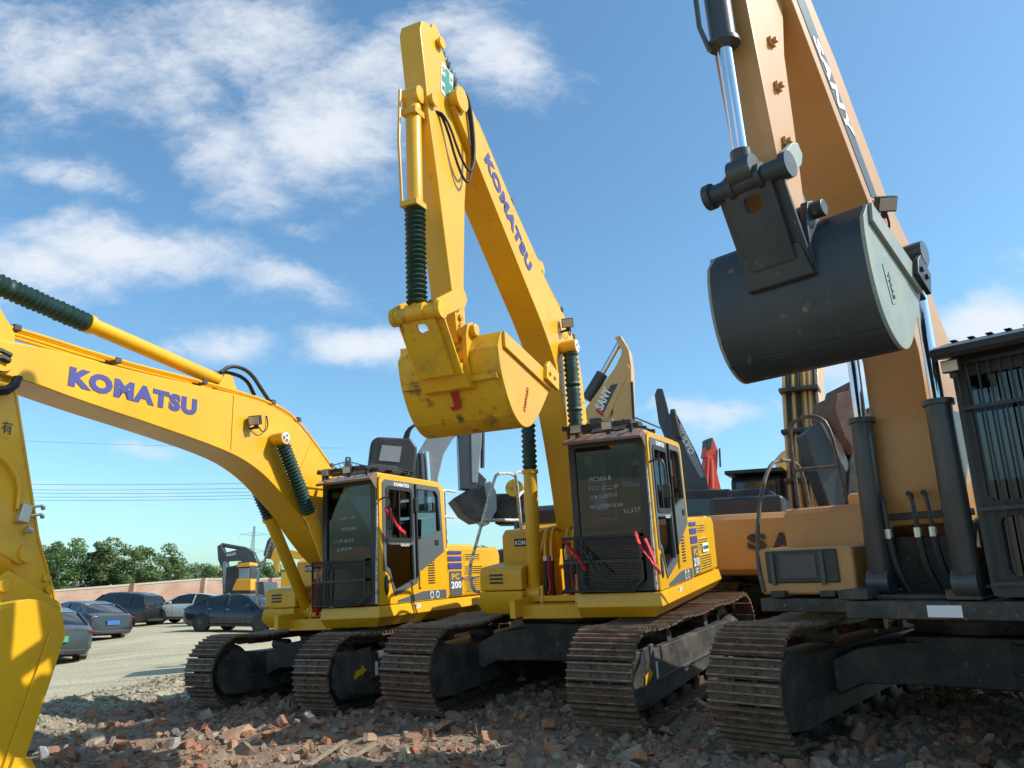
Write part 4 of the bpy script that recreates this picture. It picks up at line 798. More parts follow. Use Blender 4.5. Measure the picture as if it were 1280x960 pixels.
# dark machine behind the centre cab
r7, t7 = back_machine('dark charcoal excavator with its boom slanting above the centre cab roof', None, (16, -15), 'excavators in the rear rows', boom=[(870, 640)])
b7 = poly_part(r7, t7, 'boom', [(846, 600), (838, 560), (834, 530), (840, 513), (847, 520), (872, 570), (884, 600), (890, 650), (850, 650)], .42, 'char')
poly_part(r7, t7, 'boom_side', [(849, 540), (850, 530), (871, 572), (882, 598), (876, 600), (860, 570)], .45, 'sil', parent=b7)
p0 = t7(846, 538); p1 = t7(862, 571); X = V((p1[0]-p0[0], 0, p1[1]-p0[1])); mb = MB(); mb.text('VOLVO', (p0[0], -.23, p0[1]), X, V((0, -1, 0)).cross(X), .14, X.length, .03, .004); obj('lettering', mb, 'white', b7)
a7 = poly_part(r7, t7, 'arm', [(819, 496), (822, 488), (829, 488), (835, 510), (840, 540), (836, 560), (824, 530)], .36, 'char')
rod_part(r7, t7, 'arm_cylinder', (842, 516), (850, 550), .06, 'dk', -.3)
simple_base(r7, (.6, 0), 'char', 'char', rot=180)

# red machine
r8, t8 = back_machine('red excavator whose folded boom rises right of the centre cab', None, (24, 10), 'excavators in the rear rows', boom=[(888, 650)])
b8 = poly_part(r8, t8, 'boom', [(882, 655), (877, 600), (881, 572), (887, 572), (893, 590), (901, 625), (900, 655)], .4, 'red')
a8 = poly_part(r8, t8, 'arm', [(882, 550), (889, 549), (895, 565), (894, 590), (886, 575), (878, 572)], .34, 'red')
for k, (a, b) in enumerate((((879, 577), (877, 608)), ((883, 577), (884, 612)))): rod_part(r8, t8, 'arm_cylinder', a, b, .09, 'red', -.3)
poly_part(r8, t8, 'arm_tip', [(881, 550), (888, 548), (886, 562), (880, 563)], .40, 'dk', parent=a8)
rod_part(r8, t8, 'hose', (896, 562), (897, 585), .03, 'rub', -.2)
simple_base(r8, (0, 0), 'red', 'red', rot=180)

# ochre machine seen from behind, with big letters on its counterweight
g4 = ground_z(4.5, 12.6)
r4 = thing('excavator', 'ochre excavator turned away with large dark letters on its counterweight', 'excavator', (5.75, 14.8, .72), (0, 0, R(62)), 'dark ochre excavators')
for s in (1, -1): make_track(r4, s*1.3, 2.45, .48, .6, None, s, 'chas', False)
mb = MB(); mb.box(-1, 1, -1.1, 1.1, .4, .85); mb.cyl((0, 0, .85), (0, 0, 1.15), .7, 24); obj('undercarriage', mb, 'chas', r4)
mb = MB(); S = []
for z, i in ((1.12, .1), (1.2, 0), (1.98, 0), (2.08, .08)):
    S.append([V((-2.1, -1.5+i, z)), V((-2.75, -1.5+i, z))]+[V((-2.75-(.42-i)*math.cos(R(a))**.6 if abs(a) < 89 else -2.75, (1.5-i)*math.sin(R(a)), z)) for a in (-75, -60, -45, -30, -15, 0, 15, 30, 45, 60, 75)]+[V((-2.75, 1.5-i, z)), V((-2.1, 1.5-i, z))])
mb.loft(S); cw = obj('counterweight', mb, 'ora', r4, bevel=.03)
for ch, y in (('S', .60), ('A', .22), ('N', -.16), ('Y', -.54)):
    yc = y-.17; xs = -2.75-.42*max(0, math.cos(math.asin(max(-1, min(1, yc/1.5)))))**.6
    mb = MB(); sl = .16*yc; mb.text(ch, (xs-.02, y, 1.50), (0, -1, 0), (0, 0, 1), .25, .29, .05, .05); obj('lettering', mb, 'dk', cw)
mb = MB(); mb.box(-2.3, 1.4, -1.45, 1.45, 1.15, 1.35); mb.box(-2.2, -.2, -1.42, 1.42, 1.35, 2.04); mb.box(-.2, 1.4, -1.42, -.5, 1.35, 2.0); obj('body', mb, 'ora', r4, bevel=.03)
mb = MB(); mb.box(-2.2, -1.3, .15, 1.40, 2.04, 2.46); mb.box(-1.3, -.4, .5, 1.3, 2.04, 2.7); obj('engine_cover', mb, 'dk', r4, bevel=.08)
mb = MB(); mb.prism([(1.5, 1.35), (1.42, 3.0), (1.3, 3.1), (-.1, 3.1), (-.2, 3.0), (-.25, 1.35)], .45, 1.42); c4 = obj('cab', mb, 'dk', r4, bevel=.05)
mb = MB(); mb.box(-.35, 1.7, .38, 1.5, 3.12, 3.2); obj('roof_guard', mb, 'dk', c4, bevel=.02)
mb = MB(); mb.box(-.27, -.255, .55, 1.3, 2.2, 2.95); obj('rear_window', mb, 'cglass', c4)
mb = MB(); bl = [(.2, 1.8), (.7, 2.0), (1.0, 3.6), (1.6, 5.2), (3.6, 6.7), (3.4, 7.0), (1.2, 6.2), (.35, 4.8), (-.05, 3.0), (-.2, 1.9)]
mb.prism(bl, -.36, .36); b4 = obj('boom', mb, 'tan', r4, bevel=.02)
for z in (2.9, 3.9, 4.8): mb = MB(); mb.box(-.30+(z-2.6)*.22-.1, .1+(z-2.6)*.22, -.38, .38, z, z+.08); obj('pipe_clamp', mb, 'chas', b4, bevel=.01)
for k, y in enumerate((-.30, -.20, -.10, .02, .12, .22, .30)):
    mb = MB(); mb.tube(smooth_path([(-.3, y, 2.2), (-.15, y, 3.0), (.25, y, 4.85), (1.1, y, 6.32), (2.2, y, 6.6)]), .035); obj('hydraulic_pipe', mb, 'tan' if k in (1, 2, 4, 6) else 'rub', b4)
for s in (1, -1): cylinder(None, r4, (.9, s*.42, 1.5), (1.5, s*.42, 4.4), .10, .05, .6, 'boom_cylinder', 'ora', 'chr')
worklamp(None, b4, (.45, -.38, 4.5), (-1, 0, 0), .16); worklamp(None, b4, (.25, -.38, 3.8), (-1, 0, 0), .16)
# blue-grey folded arm and brown bucket of one more machine behind
r11, t11 = back_machine('excavator with slate blue arm and rusty brown bucket standing behind the right machine', None, (13.5, 5), 'excavators in the rear rows', boom=[(1040, 640)])
poly_part(r11, t11, 'arm', [(1000, 545), (1018, 530), (1030, 536), (1046, 560), (1056, 588), (1062, 640), (1032, 640), (1014, 590)], .4, 'bkt')
poly_part(r11, t11, 'arm_side', [(1018, 530), (1030, 536), (1046, 560), (1056, 588), (1050, 592), (1036, 565)], .44, 'sil')
bk11 = poly_part(r11, t11, 'bucket', [(1030, 500), (1044, 496), (1047, 484), (1050, 500), (1056, 510), (1062, 545), (1054, 572), (1040, 552), (1028, 520)], .9, principled('rusty_bucket', (.16, .09, .065), .7, var=.3, scale=6))
poly_part(r11, t11, 'boom', [(1050, 640), (1053, 580), (1062, 545), (1074, 520), (1084, 510), (1090, 560), (1082, 640)], .5, 'chas')
simple_base(r11, (1.0, 1.5), 'char', 'char', rot=60, cab=False)
# small yellow boom behind
r12, t12 = back_machine('small yellow excavator boom showing behind the brown one at right', None, (19, 0), 'excavators in the rear rows', boom=[(980, 640)])
poly_part(r12, t12, 'boom', [(973, 640), (972, 572), (980, 563), (987, 575), (992, 640)], .4, 'yel'); simple_base(r12, (0, 0), 'yel', 'yel', rot=180, cab=False)
# dark cab tops right of the centre machine
# yellow machine beyond, seen low between the front two
r13 = thing('excavator', 'yellow excavator half hidden between the two yellow front machines', 'excavator', (1.2, 19.5, .25), (0, 0, R(-100)), 'excavators in the rear rows')
simple_base(r13, (0, 0), 'yel', 'char', cab=True)
mb = MB(); mb.prism([(.1, 1.9), (.6, 2.2), (1.4, 3.2), (3.8, 3.0), (3.9, 2.7), (1.8, 2.7), (1.0, 2.0), (.5, 1.6)], -.22, .22); obj('boom', mb, 'chas', r13, bevel=.02)
inv13 = (Matrix.Translation(r13.location) @ Matrix.Rotation(R(-100), 4, 'Z')).inverted()
q = inv13 @ pix(645, 612, Y=17.5); mb = MB(); mb.cyl(q, q+V((.3, 0, 0)), .2, 20); obj('end_cap', mb, 'yel2', r13, bevel=.02)
q = inv13 @ pix(640, 640, Y=17.8); mb = MB(); mb.box(q.x-.3, q.x+.3, q.y-.35, q.y+.35, q.z-.3, q.z+.4); obj('arm_head', mb, 'chas', r13, bevel=.04)
q = inv13 @ pix(617, 633, Y=18.2); mb = MB(); mb.box(q.x-.3, q.x+.3, q.y-.3, q.y+.3, q.z-.35, q.z+.2); obj('tank', mb, 'sil', r13, bevel=.04)

# distant machine by the wall
r9, t9 = back_machine('small dark excavator with orange cab roof parked by the brick wall', None, (38, 0), 'excavators in the yard', boom=[(300, 740)])
b9 = poly_part(r9, t9, 'boom', [(280, 692), (303, 686), (308, 684), (318, 690), (323, 702), (321, 706), (309, 706), (302, 701), (283, 702)], .4, 'char')
rod_part(r9, t9, 'arm_cylinder', (277, 681), (306, 686), .1, 'char')
poly_part(r9, t9, 'arm', [(273, 683), (278, 680), (282, 690), (284, 700), (285, 742), (280, 743), (279, 710), (274, 700)], .35, 'char')
poly_part(r9, t9, 'arm_side', [(280, 703), (285, 700), (286, 740), (281, 741)], .39, 'sil')
p0, p1 = t9(285, 696), t9(297, 693); mb = MB(); mb.text('VOLVO', (p0[0], -.205, p0[1]), (1, 0, .2), (-.2, 0, 1), .12, p1[0]-p0[0], .03, .004); obj('lettering', mb, 'white', b9)
c9 = poly_part(r9, t9, 'cab', [(293, 741), (295, 710), (309, 707), (324, 707), (325, 741)], 1.0, 'dk', yoff=-.8)
poly_part(r9, t9, 'cab_roof', [(308, 706), (324, 704), (324, 709), (308, 710)], 1.1, 'orl', yoff=-.8, parent=c9)
poly_part(r9, t9, 'window', [(310, 711), (323, 711), (323, 724), (310, 724)], 1.02, 'sil', yoff=-.8, parent=c9)
poly_part(r9, t9, 'side_door', [(302, 738), (308, 724), (325, 724), (325, 738)], 1.06, 'orl', yoff=-.8)
poly_part(r9, t9, 'body', [(293, 752), (294, 728), (335, 727), (338, 752)], 2.2, 'char', yoff=.4)
mb = MB()
for s in (-.9, .9): mb.prism([(-1.2, 0), (2.6, 0), (2.8, .4), (2.6, .85), (-1.2, .85), (-1.4, .4)], s-.3, s+.3)
obj('track', mb, 'rust', r9, bevel=.04)
# yellow machine in the yard behind the left handrail
r10, t10 = back_machine('little yellow excavator in the yard behind the left deck rail', None, (46, 0), 'excavators in the yard', boom=[(350, 735)])
b10 = poly_part(r10, t10, 'boom', [(339, 699), (342, 689), (352, 685), (385, 692), (392, 700), (388, 715), (380, 700), (354, 697), (346, 705)], .35, 'yel')
poly_part(r10, t10, 'arm', [(342, 700), (349, 699), (350, 715), (345, 716)], .3, 'yel')
poly_part(r10, t10, 'bucket', [(331, 694), (336, 676), (343, 668), (346, 672), (341, 690), (336, 699)], .6, 'chas')
poly_part(r10, t10, 'body', [(352, 758), (354, 716), (400, 714), (402, 758)], 1.6, 'yel', yoff=.4)
mb = MB()
for s in (-.8, .8): mb.prism([(-.8, 0), (2.4, 0), (2.6, .35), (2.4, .7), (-.8, .7), (-1, .35)], s-.25, s+.25)
obj('track', mb, 'rust', r10, bevel=.04)

# ================================================================== cars
def car(label, u, v, Yd, heading, kind, paint, plate=None, wheelrim=(.5, .5, .5)):
    p = pix(u, v, Y=Yd); root = thing('parked_car', label, 'car', (p.x, p.y, ground_z(p.x, p.y)), (0, 0, R(heading)), 'cars parked in the yard')
    pm = principled('car_paint', paint, .25, metal=.1, coat=.6)
    L = 4.75; hw = .91
    if kind == 'sedan':
        belt = [(-2.37, .62, .86), (-2.3, .95, .93), (-2.0, 1.04, 1), (-1.2, 1.02, 1), (0, .98, 1), (.8, .96, 1), (1.3, .93, 1), (1.9, .84, .97), (2.2, .74, .92), (2.37, .55, .82)]
        roof = [(-1.95, 1.03), (-1.25, 1.36), (-.6, 1.45), (.1, 1.46), (.55, 1.38), (1.25, .96)]
    else:
        belt = [(-2.3, .65, .9), (-2.25, 1.05, .96), (-1.9, 1.12, 1), (-1.2, 1.1, 1), (0, 1.08, 1), (.8, 1.06, 1), (1.2, 1.04, 1), (1.9, .98, .98), (2.2, .86, .93), (2.32, .6, .85)]
        roof = [(-2.2, 1.08), (-1.95, 1.5), (-1.5, 1.62), (-.4, 1.70), (.3, 1.66), (.6, 1.58), (1.25, 1.05)]
    S = []
    for x, z, w in belt:
        y = hw*w; b = .22 if abs(x) < 2.2 else .32
        S.append([V((x, -y*.92, b)), V((x, -y, .45)), V((x, -y*.99, z-.14)), V((x, -y*.90, z-.02)), V((x, -y*.6, z+.01)), V((x, y*.6, z+.01)), V((x, y*.90, z-.02)), V((x, y*.99, z-.14)), V((x, y, .45)), V((x, y*.92, b))])
    mb = MB(); mb.loft(S); body = obj('body', mb, pm, root, bevel=.02, angle=50)
    S = []; zmid = 1.0
    for x, z in roof:
        t = max(0, min(1, (z-.98)/.5)); yt = hw*(.9-.24*t); S.append([V((x*.98, -hw*.9, .93)), V((x, -yt, z-.03)), V((x, -yt*.85, z)), V((x, yt*.85, z)), V((x, yt, z-.03)), V((x*.98, hw*.9, .93))])
    mb = MB(); mb.loft(S); gh = obj('cabin_glass', mb, 'cglass', root, bevel=0, angle=50)
    n = len(roof); i0, i1 = 1, n-2
    mb = MB(); S = []
    for x, z in roof[i0:i1+1]:
        t = max(0, min(1, (z-.98)/.5)); yt = hw*(.9-.24*t); S.append([V((x, -yt-.01, z-.05)), V((x, -yt*.85, z+.012)), V((x, yt*.85, z+.012)), V((x, yt+.01, z-.05))])
    mb.loft(S)
    rf = roof
    for s in (-1, 1):
        for i in (0, n-2):
            x0, z0 = rf[i]; x1, z1 = rf[i+1]
            t0 = max(0, min(1, (z0-.98)/.5)); t1 = max(0, min(1, (z1-.98)/.5))
            mb.bar((x0, s*hw*(.9-.24*t0), z0-.01), (x1, s*hw*(.9-.24*t1), z1-.01), .06, .05)
        xm = -.25; zz = 1.4 if kind == 'sedan' else 1.62; mb.bar((xm, s*hw*.905, .98), (xm-.05, s*hw*.69, zz), .05, .04); mb.bar((-1.2, s*hw*.905, .98), (-1.35, s*hw*.72, zz-.12), .05, .04)
    obj('roof', mb, pm, root, bevel=.01)
    for s in (-1, 1):
        for x in (-1.38, 1.42):
            mb = MB(); y = s*(hw-.02); mb.cyl((x, y-s*.16, .36), (x, y+s*.028, .36), .39, 24); obj('wheel_arch', mb, 'rub', root)
            mb = MB(); mb.lathe((x, y-s*.2, .33), (x, y+s*.045, .33), [(0, .30), (.1, .33), (.9, .33), (1, .30), (1, .22)], 28); w = obj('wheel', mb, 'rub', root)
            mb = MB(); mb.lathe((x, y, .33), (x, y+s*.04, .33), [(0, .22), (1, .22), (.7, .19), (.7, .05), (1, .05)], 24)
            for k in range(10): a = R(36*k); mb.bar((x, y+s*.03, .33), (x+.2*math.cos(a), y+s*.03, .33+.2*math.sin(a)), .02, .03, (0, 1, 0))
            obj('rim', mb, 'sil', w)
        mb = MB(); zz = .86 if kind == 'sedan' else .95
        mb.obox((-2.27, s*.66, zz), (1, s*.35, 0), (-s*.35, 1, 0), (0, 0, 1), .06, .40, .075); obj('tail_light', mb, 'tail', root, bevel=.02)
        mb = MB(); mb.obox((2.2, s*.66, zz-.16), (1, -s*.5, 0), (s*.5, 1, 0), (0, 0, 1), .08, .38, .10); obj('headlight', mb, 'lens', root, bevel=.02)
        mb = MB(); mb.obox((.85, s*(hw+.09), 1.02), (1, 0, 0), (0, 1, 0), (0, 0, 1), .12, .18, .12); obj('mirror', mb, pm, root, bevel=.03)
        for x in (-.25, -1.1):
            mb = MB(); mb.box(x+.02, x+.16, s*(hw+.0), s*(hw+.015), .86, .89); obj('door_handle', mb, 'sil', root)
        mb = MB()
        for x in (-1.05, -.28, .75): mb.box(x-.006, x+.006, s*(hw+.0), s*(hw+.004), .35, .9)
        mb.box(-1.0, 1.0, s*(hw-.01), s*(hw+.008), .24, .32); obj('door_seam', mb, 'rub', root)
    for bx in ((-2.42, -2.34, -.7, .7, .3, .42), (2.33, 2.42, -.6, .6, .3, .5)): mb = MB(); mb.box(*bx); obj('bumper_trim', mb, 'dk', root, bevel=.02)
    if plate:
        mb = MB(); mb.box(-2.42, -2.37, -.24, .24, .62, .77); pl = obj('number_plate', mb, plate, root)
    return root
MT['tail'] = principled('tail_lamp_plastic', (.20, .008, .01), .2, coat=.5)
MT['plg'] = principled('green_number_plate', (.10, .36, .18), .5); MT['plb'] = principled('blue_number_plate', (.04, .14, .40), .5)
car('dark grey green hatchback with a green number plate beside the yellow bucket', 44, 818, 23, 132, 'sedan', (.05, .06, .06), 'plg')
car('black saloon seen from behind with a blue number plate', 98, 793, 31.5, 146, 'sedan', (.02, .022, .026), 'plb')
car('black sport utility car with big wheels in front of the brick wall', 148, 779, 40.5, 163, 'suv', (.012, .012, .014))
car('silver white saloon parked behind the black ones by the wall', 242, 774, 41, 176, 'sedan', (.42, .44, .42))
car('dark navy saloon with its nose to the left excavator', 304, 786, 32.5, -18, 'sedan', (.012, .016, .03))
car('pale silver car peeking out behind the dark navy saloon', 336, 772, 39, -10, 'sedan', (.35, .36, .36))

# ================================================================== wall, trees, pylons, wires
wl = thing('brick_wall', 'long red brick boundary wall with pale coping behind the parked cars', 'wall', (0, 0, 0))
def brickmat():
    m = bpy.data.materials.new('brick'); n, l = nodes(m); b = n['Principled BSDF']; tc = n.new('ShaderNodeTexCoord')
    mp = n.new('ShaderNodeMapping'); l.new(tc.outputs['UV'], mp.inputs[0])
    br = n.new('ShaderNodeTexBrick'); br.inputs['Color1'].default_value = (.44, .20, .12, 1); br.inputs['Color2'].default_value = (.34, .15, .09, 1); br.inputs['Mortar'].default_value = (.42, .36, .30, 1)
    br.inputs['Scale'].default_value = 1; br.inputs['Brick Width'].default_value = .24; br.inputs['Row Height'].default_value = .07; br.inputs['Mortar Size'].default_value = .008
    l.new(mp.outputs[0], br.inputs[0])
    nz = n.new('ShaderNodeTexNoise'); nz.inputs['Scale'].default_value = .6; nz.inputs['Detail'].default_value = 8; l.new(tc.outputs['Object'], nz.inputs[0])
    mr = n.new('ShaderNodeMapRange'); mr.inputs[1].default_value = .42; mr.inputs[2].default_value = .75; l.new(nz.outputs[0], mr.inputs[0])
    mx = n.new('ShaderNodeMix'); mx.data_type = 'RGBA'; l.new(mr.outputs[0], mx.inputs[0]); l.new(br.outputs[0], mx.inputs[6]); mx.inputs[7].default_value = (.5, .38, .29, 1); l.new(mx.outputs[2], b.inputs['Base Color']); b.inputs['Roughness'].default_value = .9
    return m
WP = [(-34, 30.5, 1.3), (-25.3, 42, 1.47), (-19.5, 49.5, 2.25), (-13.5, 57.5, 2.4), (60, 62, 2.4)]
mb = MB(); mc = MB(); mp_ = MB(); uvs = []
for (x0, y0, h0), (x1, y1, h1) in zip(WP, WP[1:]):
    vs = [V((x0, y0, -.7)), V((x1, y1, -.7)), V((x1, y1, h1)), V((x0, y0, h0)), V((x0, y0+.24, -.7)), V((x1, y1+.24, -.7)), V((x1, y1+.24, h1)), V((x0, y0+.24, h0))]
    mb.add(vs, [(0, 1, 2, 3), (5, 4, 7, 6), (3, 2, 6, 7)])
    mc.add([v+V((0, dy, dz)) for v, dy, dz in ((vs[3], -.05, 0), (vs[2], -.05, 0), (vs[6], .05, 0), (vs[7], .05, 0), (vs[3], -.05, .1), (vs[2], -.05, .1), (vs[6], .05, .1), (vs[7], .05, .1))], [(0, 1, 5, 4), (2, 3, 7, 6), (4, 5, 6, 7), (0, 3, 2, 1)])
    k = 0; Ln = math.hypot(x1-x0, y1-y0)
    while k*5 < Ln:
        t = k*5/Ln; x = x0+(x1-x0)*t; y = y0+(y1-y0)*t; h = h0+(h1-h0)*t; mp_.box(x-.2, x+.2, y-.12, y+.3, -.7, h+.12); k += 1
def uvwall(o):
    me = o.data; uv = me.uv_layers.new(name='UVMap')
    for lp in me.loops: c = me.vertices[lp.vertex_index].co; uv.data[lp.index].uv = (c.x+c.y*.2, c.z)
bmt = brickmat(); o = obj('wall_face', mb, bmt, wl, smooth=False); uvwall(o); o = obj('pier', mp_, bmt, wl, smooth=False); uvwall(o)
obj('coping', mc, principled('coping_concrete', (.45, .40, .33), .9), wl, smooth=False)

def leafmat(name, c1, c2):
    m = bpy.data.materials.new(name); n, l = nodes(m); b = n['Principled BSDF']
    g = n.new('ShaderNodeNewGeometry'); mx = n.new('ShaderNodeMix'); mx.data_type = 'RGBA'; l.new(g.outputs['Random Per Island'], mx.inputs[0]); mx.inputs[6].default_value = (*c1, 1); mx.inputs[7].default_value = (*c2, 1)
    l.new(mx.outputs[2], b.inputs['Base Color']); b.inputs['Roughness'].default_value = .55
    tr = n.new('ShaderNodeBsdfTranslucent'); l.new(mx.outputs[2], tr.inputs[0]); ms = n.new('ShaderNodeMixShader'); ms.inputs[0].default_value = .4
    l.new(b.outputs[0], ms.inputs[1]); l.new(tr.outputs[0], ms.inputs[2]); l.new(ms.outputs[0], n['Material Output'].inputs[0]); return m
LM = [leafmat('leaf_green', (.06, .12, .03), (.16, .24, .07)), leafmat('leaf_olive', (.08, .13, .035), (.21, .25, .09))]
bark = principled('bark', (.16, .12, .09), .9, var=.4, scale=8, bump=.4)
def make_tree(seed, mat):
    rnd = random.Random(seed); root = thing('tree', '', 'tree', (0, 0, 0)); H = 5.2
    mb = MB(); mb.tube([(0, 0, -.1), (.05, .03, 1.2), (-.03, .1, 2.4), (.05, 0, 3.8)], .1, 8); clumps = []
    for k in range(34):
        a = rnd.uniform(0, 6.28); z = rnd.uniform(1.3, H-.4); rr = (1.9*math.sin(math.pi*min(1, (z-.6)/(H+.1)))**.7)*math.sqrt(rnd.random()); c = V((rr*math.cos(a), rr*math.sin(a), z+rnd.uniform(-.2, .5))); clumps.append((c, rnd.uniform(.3, .72)))
        if k % 3 == 0: mb.tube(smooth_path([(0, 0, z*.6), (c.x*.5, c.y*.5, z*.75), tuple(c)], 1), .03, 5)
    obj('trunk', mb, bark, root)
    mb = MB()
    for c, r in clumps:
        for i in range(170):
            d = V((rnd.gauss(0, 1), rnd.gauss(0, 1), rnd.gauss(0, 1))).normalized()*r*rnd.uniform(.55, 1.05); d.z *= .75; p = c+d
            n_ = (d.normalized()+V((rnd.uniform(-.8, .8), rnd.uniform(-.8, .8), rnd.uniform(-.2, 1)))).normalized(); X = n_.orthogonal().normalized(); X.rotate(Matrix.Rotation(rnd.uniform(0, 6.28), 3, n_)); Y = n_.cross(X); s = rnd.uniform(.06, .13)
            mb.add([p-X*s, p+Y*s*.5, p+X*s, p-Y*s*.5], [(0, 1, 2, 3)])
    obj('crown', mb, mat, root, smooth=False); return root
tp = [make_tree(11, LM[0]), make_tree(23, LM[1]), make_tree(37, LM[0])]
spots = []
us = [52, 78, 104, 128, 152, 176, 200, 222, 246, 268, 292, 318, 346, 374]
tops = [672, 664, 668, 670, 664, 676, 672, 690, 694, 697, 694, 690, 694, 697]
used = [0, 0, 0]
for i, (u, vt) in enumerate(zip(us, tops)):
    Yd = 58.5+1.5*math.sin(i*2.3); p = pix(u, vt, Y=Yd); k = i % 3
    t = tp[k] if not used[k] else copy_tree(tp[k]); used[k] = 1
    sc = p.z/5.7; t.location = (p.x, p.y, -.35); t.rotation_euler = (0, 0, i*1.7); t.scale = (sc*1.15, sc*1.15, sc)
    t['label'] = 'leafy broad green tree in the row behind the brick wall'; t['group'] = 'trees behind the brick wall'
for i in range(18):
    x = -14+i*4.2; y = 67+3*math.sin(i*1.9); t = copy_tree(tp[i % 3]); sc = .95+.2*math.sin(i*2.1); t.location = (x, y, 0); t.rotation_euler = (0, 0, i*2.3); t.scale = (1.25, 1.25, sc)
    t['label'] = 'distant green tree glimpsed between the excavators'; t['group'] = 'distant trees behind the machines'

steel = principled('pylon_steel', (.12, .13, .14), .5, metal=.3)
def pylon(label, x, y, H, armw, arms, taper=.06, r=.12, top=None):
    root = thing('power_pylon', label, 'pylon', (x, y, 0)); mb = MB()
    w0 = H*taper
    def w(z): return w0*(1-z/H)+.6
    lv = [H*k/9 for k in range(10)]
    for sx, sy in ((1, 1), (1, -1), (-1, 1), (-1, -1)): mb.tube([(sx*w(z)/2, sy*w(z)/2, z) for z in lv], r, 4)
    for a, b in zip(lv, lv[1:]):
        for sy in (-1, 1):
            mb.tube([(-w(a)/2, sy*w(a)/2, a), (w(b)/2, sy*w(b)/2, b)], r*.6, 4); mb.tube([(w(a)/2, sy*w(a)/2, a), (-w(b)/2, sy*w(b)/2, b)], r*.6, 4); mb.tube([(-w(b)/2, sy*w(b)/2, b), (w(b)/2, sy*w(b)/2, b)], r*.6, 4)
    obj('lattice_mast', mb, steel, root)
    for z, a in arms:
        mb = MB()
        for s in (-1, 1):
            for q in (0, 1.6): mb.tube([(0, 0, z+q), (s*a, 0, z+.6)], r*.8, 4)
            for k in range(5): t0 = k/5; t1 = (k+1)/5; mb.tube([(s*a*t0, 0, z+.6*t0), (s*a*t1, 0, z+1.6-1.0*t1)], r*.5, 4)
            mb.tube([(s*a, 0, z+.6), (s*a, 0, z-1.2)], r*.5, 4)
        obj('crossarm', mb, steel, root)
    return root
p = pix(433, 572, Y=120); pylon('steel lattice pylon with wide crossarms behind the left cab roof', p.x+.3, 120, p.z, 3.4, [(p.z-2.2, 3.8), (p.z-6.5, 3.0)], r=.13)
p = pix(318, 658, Y=330); pylon('faint distant lattice pylon above the trees at left', p.x, 330, p.z, 5, [(p.z-4, 6), (p.z-11, 7), (p.z-18, 6)], r=.07)
def wire(v0, v1, Yd, lab, u0=-60, u1=433, r=.028, sag=.4, dY=0):
    a = pix(u0, v0, Y=Yd+dY); b = pix(u1, v1, Y=Yd); mb = MB(); pts = []
    for k in range(25): t = k/24; q = a.lerp(b, t); q.z -= sag*4*t*(1-t); pts.append(q)
    mb.tube(pts, r, 5); return obj('power_line', mb, 'dk', label=lab, category='power line', group='power lines')
for k, (va, vb) in enumerate(((604, 601), (611, 607), (615, 612), (620, 616), (624, 620))): wire(va, vb, 120, ['uppermost of the five close power lines at left', 'second power line from the top of the five at left', 'middle of the five close power lines at left', 'second power line from the bottom of the five at left', 'lowest of the five close power lines at left'][k])
wire(547, 560, 120, 'lone thin power line crossing the sky above the other five', r=.018)

# ================================================================== ground
xs = []; x = -400
def axis(lims):
    out = []
    for a, b, s in lims:
        n = max(1, int(round((b-a)/s))); out += [a+(b-a)*k/n for k in range(n)]
    out.append(lims[-1][1]); return out
xs = axis([(-500, -100, 60), (-100, -30, 8), (-30, -9, .8), (-9, 9.5, .11), (9.5, 30, 1), (30, 120, 10), (120, 500, 60)])
ys = axis([(-60, -4, 6), (-4, 4.8, .5), (4.8, 16, .11), (16, 30, .5), (30, 70, 2), (70, 200, 15), (200, 900, 70)])
vs = []; rm = []
for y in ys:
    for x in xs:
        z = ground_z(x, y); m = rub_mask(x, y) if -9 < x < 30 and y < 40 else (0)
        if y < 4.8: m = 1 if x > -5.6 else 0
        if abs(x) < 10 and y < 17:
            nz = mn.fractal(V((x*1.7, y*1.7, 0)), 1, 2, 4)
            z += nz*(.05*m+.012); 
            # spoil ridge along the edge of the rubble
            e = math.exp(-((x+6.0-.25*math.sin(y))**2)/.35)*sstep(8, 10, y)*(1-sstep(14, 16.5, y)); z += e*(.11+.10*mn.noise(V((x*5, y*5, 1))))
        vs.append((x, y, z)); rm.append(m)
nx = len(xs); fs = [(j*nx+i, j*nx+i+1, (j+1)*nx+i+1, (j+1)*nx+i) for j in range(len(ys)-1) for i in range(nx-1)]
me = bpy.data.meshes.new('ground'); me.from_pydata(vs, [], fs); at = me.attributes.new('rubble', 'FLOAT', 'POINT'); at.data.foreach_set('value', rm); me.polygons.foreach_set('use_smooth', [True]*len(me.polygons))
gr = bpy.data.objects.new('ground', me); col.objects.link(gr); gr['kind'] = 'structure'
m = bpy.data.materials.new('dusty_ground'); n, l = nodes(m); b = n['Principled BSDF']; b.inputs['Roughness'].default_value = .95
tc = n.new('ShaderNodeTexCoord'); at = n.new('ShaderNodeAttribute'); at.attribute_name = 'rubble'
def noise(scale, vec=None, det=8, mapping=None):
    z = n.new('ShaderNodeTexNoise'); z.inputs['Scale'].default_value = scale; z.inputs['Detail'].default_value = det; z.inputs['Roughness'].default_value = .6
    if mapping:
        mp = n.new('ShaderNodeMapping'); mp.inputs['Scale'].default_value = mapping[0]; mp.inputs['Rotation'].default_value = mapping[1]; l.new(tc.outputs['Object'], mp.inputs[0]); l.new(mp.outputs[0], z.inputs[0])
    else: l.new(tc.outputs['Object'], z.inputs[0])
    return z.outputs[0]
